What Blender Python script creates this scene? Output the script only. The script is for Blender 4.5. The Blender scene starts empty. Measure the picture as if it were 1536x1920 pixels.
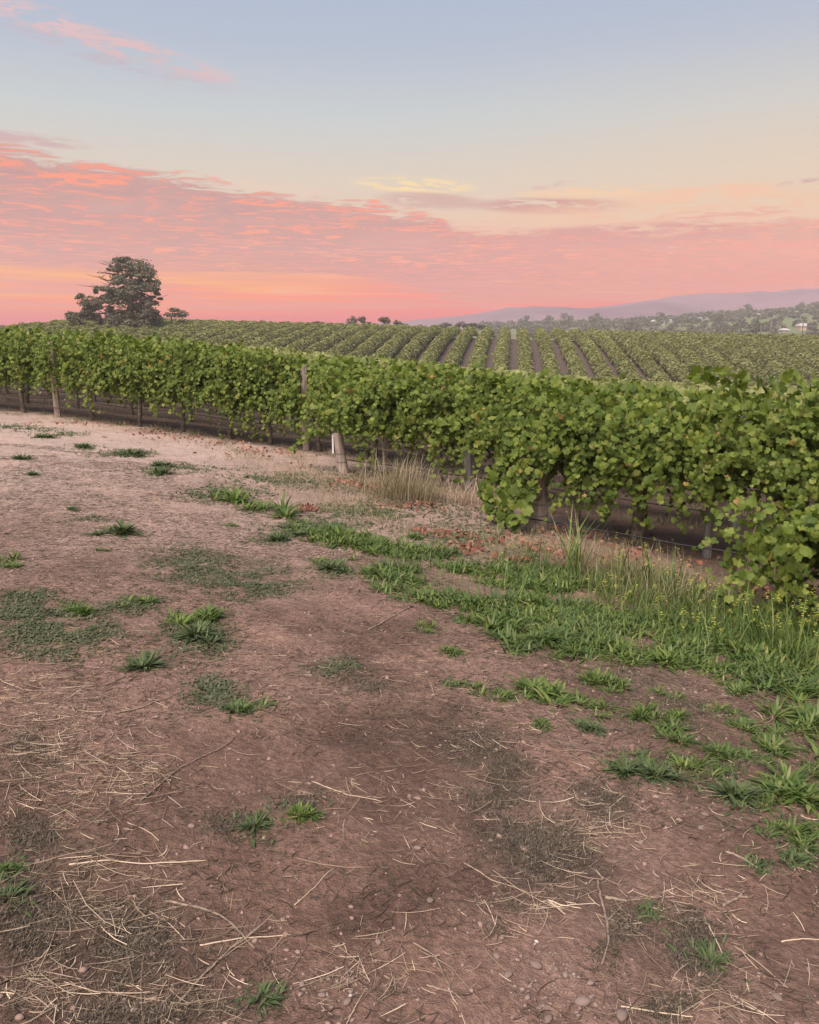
import bpy, math, random
import numpy as np
from mathutils import Vector, Matrix

SC = bpy.context.scene
COL = SC.collection
rng = np.random.default_rng(7)
random.seed(7)

# ------------------------------------------------------------------ camera
FPX, HY, CH = 1507.0, 612.0, 1.6            # focal length and horizon row of the 1536x1920 photograph, eye height
PITCH = math.atan((960 - HY) / FPX)
cam = bpy.data.cameras.new('camera')
cam.sensor_fit = 'HORIZONTAL'; cam.sensor_width = 36.0
cam.lens = 36.0 * FPX / 1536.0
cam.clip_start = 0.05; cam.clip_end = 20000
camo = bpy.data.objects.new('camera', cam); COL.objects.link(camo)
camo.location = (0, 0, CH); camo.rotation_euler = (math.pi / 2 - PITCH, 0, 0)
SC.camera = camo

# ------------------------------------------------------------------ colour management
SC.view_settings.view_transform = 'Standard'
SC.view_settings.look = 'None'
SC.view_settings.gamma = 1.0
SC.view_settings.use_curve_mapping = False
SC.view_settings.exposure = 0.55
SC.cycles.use_denoising = True
SC.cycles.max_bounces = 6; SC.cycles.diffuse_bounces = 3; SC.cycles.glossy_bounces = 2
SC.cycles.transmission_bounces = 3; SC.cycles.volume_bounces = 1; SC.cycles.transparent_max_bounces = 8


# ------------------------------------------------------------------ tiny shader-expression helper
class G:
    def __init__(self, nt):
        self.nt = nt; self.L = nt.links
    def node(self, t, **kw):
        n = self.nt.nodes.new(t)
        for k, v in kw.items(): setattr(n, k, v)
        return n
    def put(self, sock, v):
        if isinstance(v, X): self.L.new(v.s, sock)
        elif isinstance(v, bpy.types.NodeSocket): self.L.new(v, sock)
        else:
            if sock.type == 'RGBA' and len(v) == 3: v = tuple(v) + (1,)
            sock.default_value = v
    def m(self, op, a, b=None, c=None, clamp=False):
        n = self.node('ShaderNodeMath', operation=op); n.use_clamp = clamp
        self.put(n.inputs[0], a)
        if b is not None: self.put(n.inputs[1], b)
        if c is not None: self.put(n.inputs[2], c)
        return X(self, n.outputs[0])
    def mix(self, f, a, b, mode='MIX'):
        n = self.node('ShaderNodeMix', data_type='RGBA', blend_type=mode)
        self.put(n.inputs[0], f); self.put(n.inputs[6], a); self.put(n.inputs[7], b)
        return n.outputs[2]
    def sstep(self, x, a, b):
        n = self.node('ShaderNodeMapRange', interpolation_type='SMOOTHSTEP')
        self.put(n.inputs[0], x); self.put(n.inputs[1], a); self.put(n.inputs[2], b)
        n.inputs[3].default_value = 0; n.inputs[4].default_value = 1
        return X(self, n.outputs[0])
    def ramp(self, x, stops, interp='LINEAR'):
        n = self.node('ShaderNodeValToRGB'); self.put(n.inputs[0], x)
        cr = n.color_ramp; cr.interpolation = interp
        while len(cr.elements) < len(stops): cr.elements.new(0.5)
        for e, (p, c) in zip(cr.elements, stops):
            e.position = p; e.color = tuple(c) + (1,) if len(c) == 3 else c
        return n.outputs[0]
    def noise(self, vec, scale, detail=4, rough=.5, dist=0.0):
        n = self.node('ShaderNodeTexNoise'); n.inputs['Scale'].default_value = scale
        n.inputs['Detail'].default_value = detail; n.inputs['Roughness'].default_value = rough
        n.inputs['Distortion'].default_value = dist
        if vec is not None: self.put(n.inputs['Vector'], vec)
        return X(self, n.outputs[0])
    def xyz(self, x, y, z):
        n = self.node('ShaderNodeCombineXYZ')
        for i, v in enumerate((x, y, z)): self.put(n.inputs[i], v)
        return n.outputs[0]


class X:
    def __init__(self, g, s): self.g = g; self.s = s
    def __add__(self, o): return self.g.m('ADD', self, o)
    __radd__ = __add__
    def __sub__(self, o): return self.g.m('SUBTRACT', self, o)
    def __rsub__(self, o): return self.g.m('SUBTRACT', o, self)
    def __mul__(self, o): return self.g.m('MULTIPLY', self, o)
    __rmul__ = __mul__
    def __truediv__(self, o): return self.g.m('DIVIDE', self, o)


def lin(r, g, b):
    f = lambda c: (c / 255 / 12.92) if c / 255 <= .04045 else ((c / 255 + .055) / 1.055) ** 2.4
    return (f(r), f(g), f(b))


# ------------------------------------------------------------------ world: dusk sky with a bank of pink mackerel cloud
SUN_EL, SUN_ROT = 52.0, 205.0
world = bpy.data.worlds.new('World'); SC.world = world; world.use_nodes = True
nt = world.node_tree; nt.nodes.clear(); g = G(nt)
tc = g.node('ShaderNodeTexCoord')
sep = g.node('ShaderNodeSeparateXYZ'); g.L.new(tc.outputs['Generated'], sep.inputs[0])
dx, dy, dz = (X(g, sep.outputs[i]) for i in range(3))
el = g.m('ARCSINE', g.m('MINIMUM', g.m('MAXIMUM', dz, -.999), .999)) * (180 / math.pi)   # degrees above the horizon
az = g.m('ARCTAN2', dx, dy) * (180 / math.pi)                                             # degrees right of straight ahead
front = g.sstep(g.m('ABSOLUTE', az), 110.0, 55.0)
# perspective coordinates on a flat cloud layer
zz = g.m('MAXIMUM', dz, .02)
px_, py_ = dx / zz, dy / zz
cv = g.xyz(px_, py_, 0.0)
SKYK = .70
base = g.ramp(g.m('MAXIMUM', el, 0.0) / 90.0, [
    (0.0, lin(222, 88, 104)), (0.010, lin(232, 84, 90)), (0.022, lin(244, 92, 72)), (0.038, lin(242, 118, 90)), (0.058, lin(242, 162, 130)),
    (0.08, lin(230, 194, 166)), (0.105, lin(220, 203, 184)), (0.145, lin(199, 205, 206)), (0.19, lin(178, 190, 208)),
    (0.25, lin(166, 182, 210)), (0.45, lin(160, 176, 208)), (1.0, lin(150, 168, 204))])
# a warmer horizon to the right, cooler upper left
warm = g.sstep(az, -5.0, 30.0) * g.sstep(el, 20.0, 8.0) * g.sstep(el, 3.0, 7.5)
base = g.mix(warm * .40, base, lin(236, 200, 160))
# orange glow low at the left
glow = (.35 + .65 * g.sstep(g.noise(g.xyz(az * .08, el * 2.2, 6.0), 1.0, 5, .6), .38, .58)) * g.sstep(az, 4.0, -16.0) * g.sstep(el, .3, 2.4) * g.sstep(el, 5.6, 3.4) * front
base = g.mix(glow * 1.0, base, lin(255, 156, 30))
gstr = g.noise(g.xyz(az * .06, el * 1.6, 2.0), 1.0, 5, .6)
glow2 = g.sstep(gstr, .36, .62) * g.sstep(g.m('ABSOLUTE', az + 8.0), 26.0, 6.0) * g.sstep(el, .4, 1.5) * g.sstep(el, 3.4, 2.2) * front
base = g.mix(glow2 * .8, base, lin(255, 100, 62))
# cloud bank
n1 = g.noise(cv, .55, 6, .6, .6)
n2 = g.noise(g.xyz(px_ * 2.6, py_ * 2.5, 3.7), 1.15, 8, .66, .8)
n3 = g.noise(g.xyz(px_ * .25, py_ * .5, 9.1), 1.0, 4, .5)
wob = g.noise(g.xyz(az * .07, el * .3, 0.0), 1.0, 5, .6)
top = 7.7 + g.m('MINIMUM', az, 0.0) * -0.10 + (wob - .5) * 2.6 + (n2 - .5) * 4.2 + (n1 - .5) * 2.0
top = top - g.sstep(az, -1.0, 5.0) * 1.25
bot = 3.5 + (n3 - .5) * 1.8 - g.sstep(az, -6.0, 6.0) * 2.0
band = g.sstep(top - el, -.15, .55) * g.sstep(el - bot, -.25, .45) * front
rightfade = 1.0 - g.sstep(az, 12.0, 26.0) * .30
dens = band * rightfade * g.sstep(n1 + n2 * .7, .40, .80)
dens = g.m('MAXIMUM', dens, band * (.80 - g.sstep(az, -2.0, 8.0) * .35) * rightfade)
bankcol = g.mix(g.sstep(el, 3.5, 8.5), lin(202, 112, 106), lin(196, 136, 132))
bankcol = g.mix(g.sstep(az, -6.0, 14.0) * .75, bankcol, lin(226, 122, 104))
rip = g.sstep(n2, .50, .62) * g.sstep(n1, .30, .52)
bankcol = g.mix(rip * 1.0, bankcol, lin(255, 136, 98))
bankcol = g.mix(g.sstep(n2, .48, .36) * .8, bankcol, lin(182, 124, 124))
holes = g.sstep(n2, .36, .24) * g.sstep(el, 5.5, 8.5) * .55
sky = g.mix(dens * .95 * (1.0 - holes), base, bankcol)


st2 = g.noise(g.xyz(az * .075, el * 2.6 + az * .05, 11.0), 1.0, 6, .62, .5)
sky = g.mix(g.sstep(st2, .46, .60) * g.sstep(el, .5, 1.4) * g.sstep(el, 4.4, 3.2) * front * .75, sky, lin(226, 124, 116))
sky = g.mix(g.sstep(st2, .44, .34) * g.sstep(el, 1.4, 2.4) * g.sstep(el, 6.5, 4.5) * g.sstep(az, 26.0, 4.0) * front * .55, sky, lin(255, 160, 116))


def blob(a0, e0, ra, re, slope=0.0):
    u = (az - a0) / ra
    v = (el - e0 - (az - a0) * slope) / re
    return g.sstep(u * u + v * v, 1.0, .15)


streak = g.noise(g.xyz(az * .16, el * 1.25, 5.0), 1.3, 7, .62, .8)
fine = g.noise(g.xyz(az * .55 + el * .8, el * 2.2, 8.0), 1.1, 6, .6, .6)
for a0, e0, ra, re, sl, col, k, lo, hi in [
        (0.2, 9.15, 5.0, .60, -.05, (252, 218, 156), 1.0, .42, .50),      # pale yellow edge above the bank
        (1.6, 8.15, 4.5, .65, -.06, (210, 164, 150), 1.0, .34, .48),
        (-9.0, 8.9, 5.0, .6, -.03, (232, 200, 176), .7, .38, .6),
        (9.4, 7.75, 6.0, .65, -.02, (204, 138, 132), 1.0, .36, .46),      # mauve bar right of centre
        (12.5, 8.5, 6.5, .5, .0, (246, 200, 156), .9, .38, .50), (17.0, 7.2, 14.0, 1.2, .01, (242, 184, 144), .75, .34, .52), (20.0, 6.9, 6.0, .4, .02, (232, 156, 136), .9, .42, .52),
        (19.5, 8.2, 7.0, .55, .02, (244, 190, 152), 1.0, .38, .50),
        (14.0, 5.9, 12.0, .8, .02, (212, 130, 122), 1.0, .38, .50),
        (20.0, 4.6, 10.0, .7, .04, (240, 128, 104), .9, .40, .52),
        (9.5, 9.0, 2.2, .22, .12, (207, 168, 160), .9, .40, .52),
        (24.4, 8.5, 1.6, .2, .1, (200, 160, 156), .9, .38, .52),
        (-18.5, 16.0, 8.5, 1.2, -.20, (192, 182, 194), 1.0, .40, .52),     # wisps high at the left
        (-17.5, 16.2, 8.5, .8, -.20, (226, 188, 188), .9, .42, .52),
        (-22.5, 17.3, 4.0, .8, -.12, (226, 190, 192), .9, .40, .52),
        (-7.0, 15.4, 4.0, .8, -.1, (200, 196, 206), .5, .42, .62),
        (6.0, 13.6, 3.5, .6, -.1, (206, 200, 200), .4, .44, .62),
        (-24.0, 10.9, 5.0, .45, -.03, (206, 168, 168), .9, .36, .5)]:
    f = blob(a0, e0, ra, re, sl) * g.sstep(streak * .45 + fine * .55, lo + .04, hi + .05) * k
    sky = g.mix(f, sky, lin(*col))
# below the horizon the dome goes on as dim earth light
sky = g.mix(g.sstep(el, -.2, -6.0), sky, (.10, .085, .075))
nish = g.node('ShaderNodeTexSky', sky_type='NISHITA'); nish.sun_disc = False
nish.sun_elevation = math.radians(SUN_EL); nish.sun_rotation = math.radians(SUN_ROT)
bg1 = g.node('ShaderNodeBackground'); g.put(bg1.inputs[0], sky); bg1.inputs[1].default_value = SKYK
bg2 = g.node('ShaderNodeBackground'); g.L.new(nish.outputs[0], bg2.inputs[0]); bg2.inputs[1].default_value = 0.05
mixs = g.node('ShaderNodeMixShader'); mixs.inputs[0].default_value = 0.06
g.L.new(bg1.outputs[0], mixs.inputs[1]); g.L.new(bg2.outputs[0], mixs.inputs[2])
wo = g.node('ShaderNodeOutputWorld'); g.L.new(mixs.outputs[0], wo.inputs[0])
world.cycles.sampling_method = 'MANUAL'; world.cycles.sample_map_resolution = 512

# ------------------------------------------------------------------ the one sun lamp: broad dusk light from behind the camera
sl = bpy.data.lights.new('sun', 'SUN'); sl.energy = 4.8; sl.angle = math.radians(38); sl.color = (1.0, .88, .79)
so = bpy.data.objects.new('sun', sl); COL.objects.link(so)
e_, r_ = math.radians(SUN_EL), math.radians(SUN_ROT)
sd = Vector((math.sin(r_) * math.cos(e_), math.cos(r_) * math.cos(e_), math.sin(e_)))
so.rotation_euler = (-sd).to_track_quat('-Z', 'Y').to_euler()


# ================================================================== terrain
def _h(ix, iy, s):
    n = (ix.astype(np.int64) * 374761393 + iy.astype(np.int64) * 668265263 + s * 974634777) & 0xffffffff
    n = ((n ^ (n >> 13)) * 1274126177) & 0xffffffff
    return ((n ^ (n >> 16)) & 0xffff) / 65535.0
def vn(x, y, s=0):
    ix, iy = np.floor(x), np.floor(y); fx, fy = x - ix, y - iy
    fx = fx * fx * (3 - 2 * fx); fy = fy * fy * (3 - 2 * fy)
    a, b, c, d = _h(ix, iy, s), _h(ix + 1, iy, s), _h(ix, iy + 1, s), _h(ix + 1, iy + 1, s)
    return (a * (1 - fx) + b * fx) * (1 - fy) + (c * (1 - fx) + d * fx) * fy
def fbm(x, y, o=4, s=0):
    t, a, n = 0, 1.0, 0
    for i in range(o):
        t = t + a * vn(x * 2 ** i + 17.3 * i, y * 2 ** i - 9.1 * i, s + i); n += a; a *= .5
    return t / n
def sm(x, a, b):
    t = np.clip((x - a) / (b - a), 0, 1); return t * t * (3 - 2 * t)

FD = np.array([.124, .992])                  # the direction the far rows run in
U = np.array([.920, -.391]); NRM = np.array([.391, .920])   # near rows: along, across (away from the camera)

def H(Xa, Ya):
    Xa = np.asarray(Xa, float); Ya = np.asarray(Ya, float)
    P = -.097 * 12 * np.tanh(Xa / 12) - .047 * Ya
    t = Xa * FD[0] + Ya * FD[1]
    zv = -5.0 - .04 * np.clip(Xa, -80, 90)
    zc = -.3 - .025 * (np.clip(Xa, -80, 140) - 16)
    u = np.clip((t - 72) / 55, 0, 1)
    F = zv + (zc - zv) * np.sin(u * math.pi / 2)
    F = F - sm(t, 127, 287) * 22
    b = sm(Ya, 35, 72)
    return P * (1 - b) + F * b
def disp(Xa, Ya):
    r = np.hypot(Xa, Ya); k = 1 / (1 + (r / 14) ** 2)
    d = (fbm(Xa * .9, Ya * .9, 3, 5) - .5) * .06 + (fbm(Xa * 5, Ya * 5, 4, 11) - .5) * .05
    d = d - np.clip(.35 - fbm(Xa * 9, Ya * 9, 2, 31), 0, 1) * .03
    return d * k
def HD(Xa, Ya): return H(Xa, Ya) + disp(np.asarray(Xa, float), np.asarray(Ya, float))

def ray(px, py):
    x = (px - 768) / FPX; y = -(py - 960) / FPX
    return np.array([x, math.cos(PITCH) + y * math.sin(PITCH), -math.sin(PITCH) + y * math.cos(PITCH)])
def gp(px, py):
    """ground point seen at a pixel of the photograph"""
    d = ray(px, py); s = .8
    while s < 900:
        q = d * s
        if CH + q[2] < H(q[0], q[1]): break
        s *= 1.01
    lo, hi = s / 1.01, s
    for _ in range(18):
        m_ = (lo + hi) / 2; q = d * m_
        if CH + q[2] < H(q[0], q[1]): hi = m_
        else: lo = m_
    return np.array([q[0], q[1]])
def at(px, py, Y):
    """point at depth Y seen at a pixel"""
    d = ray(px, py); s = Y / d[1]; return np.array([d[0] * s, Y, CH + d[2] * s])


# ================================================================== mesh helpers
def mk(name, V, Fs, mats, parent=None, smooth=False, midx=None, loc=None, rot=None):
    me = bpy.data.meshes.new(name)
    V = np.asarray(V, np.float32).reshape(-1, 3)
    if not isinstance(Fs, (list, tuple)): Fs = [Fs]
    Fs = [np.asarray(f, np.int32) for f in Fs if len(f)]
    nl = sum(f.size for f in Fs); npoly = sum(len(f) for f in Fs)
    me.vertices.add(len(V)); me.vertices.foreach_set('co', V.ravel())
    me.loops.add(nl); me.loops.foreach_set('vertex_index', np.concatenate([f.ravel() for f in Fs]))
    me.polygons.add(npoly)
    tot = np.concatenate([np.full(len(f), f.shape[1], np.int32) for f in Fs])
    st = np.concatenate([[0], np.cumsum(tot)[:-1]]).astype(np.int32)
    me.polygons.foreach_set('loop_start', st); me.polygons.foreach_set('loop_total', tot)
    if midx is not None: me.polygons.foreach_set('material_index', np.asarray(midx, np.int32))
    me.polygons.foreach_set('use_smooth', np.full(npoly, bool(smooth)))
    for m in (mats if isinstance(mats, (list, tuple)) else [mats]): me.materials.append(m)
    me.update(calc_edges=True)
    o = bpy.data.objects.new(name, me); COL.objects.link(o)
    if parent is not None: o.parent = parent
    if loc is not None: o.location = loc
    if rot is not None: o.rotation_euler = rot
    return o
def tag(o, label=None, cat=None, group=None, kind=None):
    if label: o['label'] = label
    if cat: o['category'] = cat
    if group: o['group'] = group
    if kind: o['kind'] = kind
    return o
def empty(name, loc, label=None, cat=None, group=None, rz=0):
    o = bpy.data.objects.new(name, None); o.empty_display_size = .2; COL.objects.link(o)
    o.location = loc; o.rotation_euler = (0, 0, rz)
    return tag(o, label, cat, group)

class MB:
    def __init__(s): s.V = []; s.F = {}; s.n = 0
    def add(s, V, F):
        V = np.asarray(V, float).reshape(-1, 3); F = np.asarray(F, int)
        s.V.append(V); s.F.setdefault(F.shape[1], []).append(F + s.n); s.n += len(V)
    def tube(s, pts, rad, k=6, cap=True):
        pts = np.asarray(pts, float); n = len(pts); rad = np.broadcast_to(rad, n)
        T = np.gradient(pts, axis=0); T /= np.linalg.norm(T, axis=1)[:, None] + 1e-9
        up = np.array([0, 0, 1.]) if abs(T[0, 2]) < .9 else np.array([1., 0, 0])
        A = np.cross(T, up); A /= np.linalg.norm(A, axis=1)[:, None] + 1e-9
        B = np.cross(T, A)
        th = np.arange(k) / k * 2 * math.pi
        V = pts[:, None] + rad[:, None, None] * (A[:, None] * np.cos(th)[None, :, None] + B[:, None] * np.sin(th)[None, :, None])
        i = np.arange(n - 1)[:, None] * k; j = np.arange(k)[None]
        q = np.stack([i + j, i + (j + 1) % k, i + k + (j + 1) % k, i + k + j], -1).reshape(-1, 4)
        s.add(V, q)
        if cap:
            b = s.n - n * k
            s.V.append(pts[[0, -1]]); c = s.n; s.n += 2
            jj = np.arange(k)
            s.F.setdefault(3, []).append(np.stack([b + (jj + 1) % k, b + jj, np.full(k, c)], -1))
            e = b + (n - 1) * k
            s.F.setdefault(3, []).append(np.stack([e + jj, e + (jj + 1) % k, np.full(k, c + 1)], -1))
    def box(s, c, d, rz=0.0):
        c = np.asarray(c, float); d = np.asarray(d, float) / 2
        V = np.array([[x, y, z] for z in (-1, 1) for y in (-1, 1) for x in (-1, 1)]) * d
        cs, sn = math.cos(rz), math.sin(rz)
        V = np.stack([V[:, 0] * cs - V[:, 1] * sn, V[:, 0] * sn + V[:, 1] * cs, V[:, 2]], -1) + c
        s.add(V, [[0, 2, 3, 1], [4, 5, 7, 6], [0, 1, 5, 4], [2, 6, 7, 3], [0, 4, 6, 2], [1, 3, 7, 5]])
    def build(s, name, mats, parent=None, smooth=False, **kw):
        return mk(name, np.concatenate(s.V), [np.concatenate(f) for f in s.F.values()], mats, parent, smooth, **kw)

def frames(Nv, Tv):
    """rotation matrices whose z is near Nv and y near Tv"""
    Nv = Nv / (np.linalg.norm(Nv, axis=1)[:, None] + 1e-9)
    Xv = np.cross(Tv, Nv); Xv /= np.linalg.norm(Xv, axis=1)[:, None] + 1e-9
    Yv = np.cross(Nv, Xv)
    return np.stack([Xv, Yv, Nv], -1)
def scatter(proto, P, R, S):
    V, F = proto; n, k = len(P), len(V)
    S = np.asarray(S, float)
    if S.ndim == 1: S = np.repeat(S[:, None], 3, 1)
    out = np.einsum('nij,nkj->nki', R, V[None] * S[:, None]) + P[:, None]
    return out.reshape(-1, 3), (F[None] + (np.arange(n) * k)[:, None, None]).reshape(-1, F.shape[1])
def multi(protos, P, R, S):
    b = MB(); pick = rng.integers(0, len(protos), len(P))
    for i, p in enumerate(protos):
        k = pick == i
        if k.any(): b.add(*scatter(p, P[k], R[k], np.asarray(S)[k]))
    return b


# ================================================================== materials
def mat(name, fn):
    m = bpy.data.materials.new(name); m.use_nodes = True; nt = m.node_tree; nt.nodes.clear(); g = G(nt)
    out = g.node('ShaderNodeOutputMaterial'); s = fn(g, out); g.L.new(s, out.inputs[0]); return m
def bsdf(g, col, rough=.8, spec=.3, normal=None):
    b = g.node('ShaderNodeBsdfPrincipled'); g.put(b.inputs['Base Color'], col)
    g.put(b.inputs['Roughness'], rough); b.inputs['Specular IOR Level'].default_value = spec
    if normal is not None: g.L.new(normal, b.inputs['Normal'])
    return b.outputs[0]
def bump(g, h, strength=.5, dist=.02):
    n = g.node('ShaderNodeBump'); g.put(n.inputs['Height'], h)
    n.inputs['Strength'].default_value = strength; n.inputs['Distance'].default_value = dist; return n.outputs[0]
def rnd(g):
    a = g.node('ShaderNodeNewGeometry'); b = g.node('ShaderNodeObjectInfo')
    return g.m('FRACT', X(g, a.outputs['Random Per Island']) + X(g, b.outputs['Random']))
def opos(g):
    return g.node('ShaderNodeTexCoord').outputs['Object']
def wpos(g):
    return g.node('ShaderNodeNewGeometry').outputs['Position']

def leafmat(name, stops, trans=.35, rough=.5, spec=.35, patch=None):
    def f(g, out):
        c = g.ramp(rnd(g), stops)
        if patch:
            n = g.noise(wpos(g), patch[0], 3, .55)
            c = g.mix(g.sstep(n, .38, .64) * patch[1], c, patch[2], 'MIX')
        n2 = g.noise(opos(g), 60, 2)
        c = g.mix(g.sstep(n2, .3, .7) * .22, c, (.02, .03, .01), 'MULTIPLY') if False else c
        d = bsdf(g, c, rough, spec)
        t = g.node('ShaderNodeBsdfTranslucent'); g.put(t.inputs[0], g.mix(1.0, c, (1.25, 1.35, .6), 'MULTIPLY'))
        ms = g.node('ShaderNodeMixShader'); ms.inputs[0].default_value = trans
        g.L.new(d, ms.inputs[1]); g.L.new(t.outputs[0], ms.inputs[2]); return ms.outputs[0]
    return mat(name, f)

M = {}
M['vine'] = leafmat('vine_leaf', [(0, (.060, .094, .016)), (.35, (.096, .140, .022)), (.7, (.148, .190, .032)), (.93, (.220, .250, .052)),
                                  (.9955, (.20, .21, .06)), (.9965, (.42, .14, .07)), (1, (.40, .24, .06))],
                    .38, .55, .22, (.8, .35, (.14, .175, .030)))
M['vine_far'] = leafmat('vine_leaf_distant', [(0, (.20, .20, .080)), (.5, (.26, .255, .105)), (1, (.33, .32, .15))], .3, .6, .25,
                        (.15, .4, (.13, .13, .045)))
M['vine_mid'] = leafmat('vine_leaf_back_hazed', [(0, (.14, .155, .05)), (.5, (.21, .22, .078)), (1, (.30, .30, .12))], .34, .5, .3)  # paler copy of the vine leaf: haze of the back rows put into the colour
M['weed'] = leafmat('weed_leaf', [(0, (.058, .100, .020)), (.5, (.100, .150, .030)), (.9, (.17, .215, .052)), (1, (.27, .25, .10))], .3, .5, .3,
                    (1.2, .4, (.07, .11, .035)))
M['weed_dark'] = leafmat('weed_leaf_dark', [(0, (.055, .080, .032)), (.6, (.080, .110, .045)), (1, (.12, .14, .06))], .2, .7, .2)
M['mat_weed'] = leafmat('creeping_weed', [(0, (.070, .085, .045)), (.6, (.095, .110, .058)), (1, (.16, .15, .09))], .2, .8, .1)
M['dry'] = leafmat('dry_grass', [(0, (.19, .14, .10)), (.5, (.30, .235, .155)), (.85, (.40, .33, .22)), (1, (.17, .19, .09))], .3, .7, .2)
M['straw'] = leafmat('straw', [(0, (.18, .125, .09)), (.45, (.32, .235, .165)), (.8, (.56, .43, .31)), (1, (.62, .49, .36))], .1, .6, .3)
M['debris'] = leafmat('plant_debris', [(0, (.045, .036, .028)), (.6, (.095, .076, .056)), (1, (.20, .155, .115))], .05, .9, .1)
M['redleaf'] = leafmat('fallen_leaf', [(0, (.11, .045, .032)), (.55, (.24, .075, .055)), (1, (.34, .19, .13))], .15, .7, .2)
M['yellow'] = leafmat('yellow_petal', [(0, (.62, .56, .08)), (1, (.80, .74, .14))], .3, .6, .2)
M['pine'] = leafmat('pine_needles', [(0, (.09, .082, .060)), (.6, (.135, .122, .088)), (1, (.19, .17, .12))], .15, .8, .1)
M['gum'] = leafmat('gum_foliage', [(0, (.075, .064, .050)), (.6, (.10, .086, .064)), (1, (.125, .11, .078))], .15, .8, .1)

def f_bark(g, out):
    p = opos(g); n = g.noise(p, 14, 6, .65); n2 = g.noise(p, 70, 3)
    c = g.mix(g.sstep(n, .3, .7), (.055, .042, .034), (.16, .125, .10))
    return bsdf(g, c, .9, .15, bump(g, n + n2 * .4, .8, .02))
M['bark'] = mat('vine_bark', f_bark)
M['cane'] = mat('green_cane', lambda g, o: bsdf(g, (.10, .10, .04), .7, .2))
def f_post(a, b):
    def f(g, out):
        t = g.node('ShaderNodeMapping'); g.L.new(opos(g), t.inputs[0]); t.inputs['Scale'].default_value = (30, 30, 2.2)
        n = g.noise(t.outputs[0], 1.5, 6, .6); n3 = g.noise(opos(g), 6, 4)
        c = g.mix(g.sstep(n, .3, .7), a, b); c = g.mix(g.sstep(n3, .5, .75) * .5, c, (.13, .11, .09))
        return bsdf(g, c, .9, .15, bump(g, n, .6, .01))
    return f
M['post'] = mat('weathered_post', f_post((.20, .155, .13), (.40, .32, .27)))
M['post_grey'] = mat('grey_post', f_post((.10, .09, .085), (.20, .185, .17)))
M['twig'] = mat('dry_twig', f_post((.13, .10, .075), (.32, .24, .18)))
M['plastic'] = mat('black_irrigation_plastic', lambda g, o: bsdf(g, (.022, .020, .020), .5, .4))
M['wire'] = mat('galvanised_wire', lambda g, o: bsdf(g, (.16, .15, .14), .5, .5))
M['white'] = mat('white_plastic', lambda g, o: bsdf(g, g.mix(g.noise(opos(g), 20, 3), (.62, .62, .64), (.8, .8, .8)), .5, .4))
def f_stone(g, o):
    n = g.noise(opos(g), 30, 5, .6)
    return bsdf(g, g.mix(g.sstep(n, .3, .7), g.ramp(rnd(g), [(0, (.15, .10, .08)), (.7, (.22, .155, .13)), (.95, (.28, .21, .18)), (1, (.50, .43, .38))]), (.21, .155, .13)), .85, .2, bump(g, n, .4, .005))
M['stone'] = mat('pebble_stone', f_stone)

def f_ground(g, out):
    P = wpos(g)
    at_ = g.node('ShaderNodeAttribute', attribute_name='tint'); c = at_.outputs['Color']
    n1 = g.noise(P, .9, 6, .6, .4); n2 = g.noise(P, 5.5, 7, .65, .5); n3 = g.noise(P, 38, 6, .7); n4 = g.noise(P, 190, 3, .6)
    c = g.mix(g.sstep(n1, .35, .7) * .55, c, g.mix(1.0, c, (1.30, 1.22, 1.20), 'MULTIPLY'))
    c = g.mix(g.sstep(n2, .52, .32) * .55, c, g.mix(1.0, c, (.66, .63, .62), 'MULTIPLY'))
    c = g.mix(g.sstep(n2, .52, .72) * .5, c, g.mix(1.0, c, (1.35, 1.3, 1.28), 'MULTIPLY'))
    c = g.mix(g.sstep(n3, .40, .70), g.mix(1.0, c, (.74, .72, .71), 'MULTIPLY'), g.mix(1.0, c, (1.22, 1.2, 1.18), 'MULTIPLY'))
    grit = g.sstep(n4, .66, .74)
    c = g.mix(grit * .5, c, (.42, .34, .29))
    h = n2 * 1.1 + n3 * .55 + n4 * .18
    return bsdf(g, c, .95, .12, bump(g, h, 1.0, .06))
M['ground'] = mat('dirt_ground', f_ground)

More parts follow.
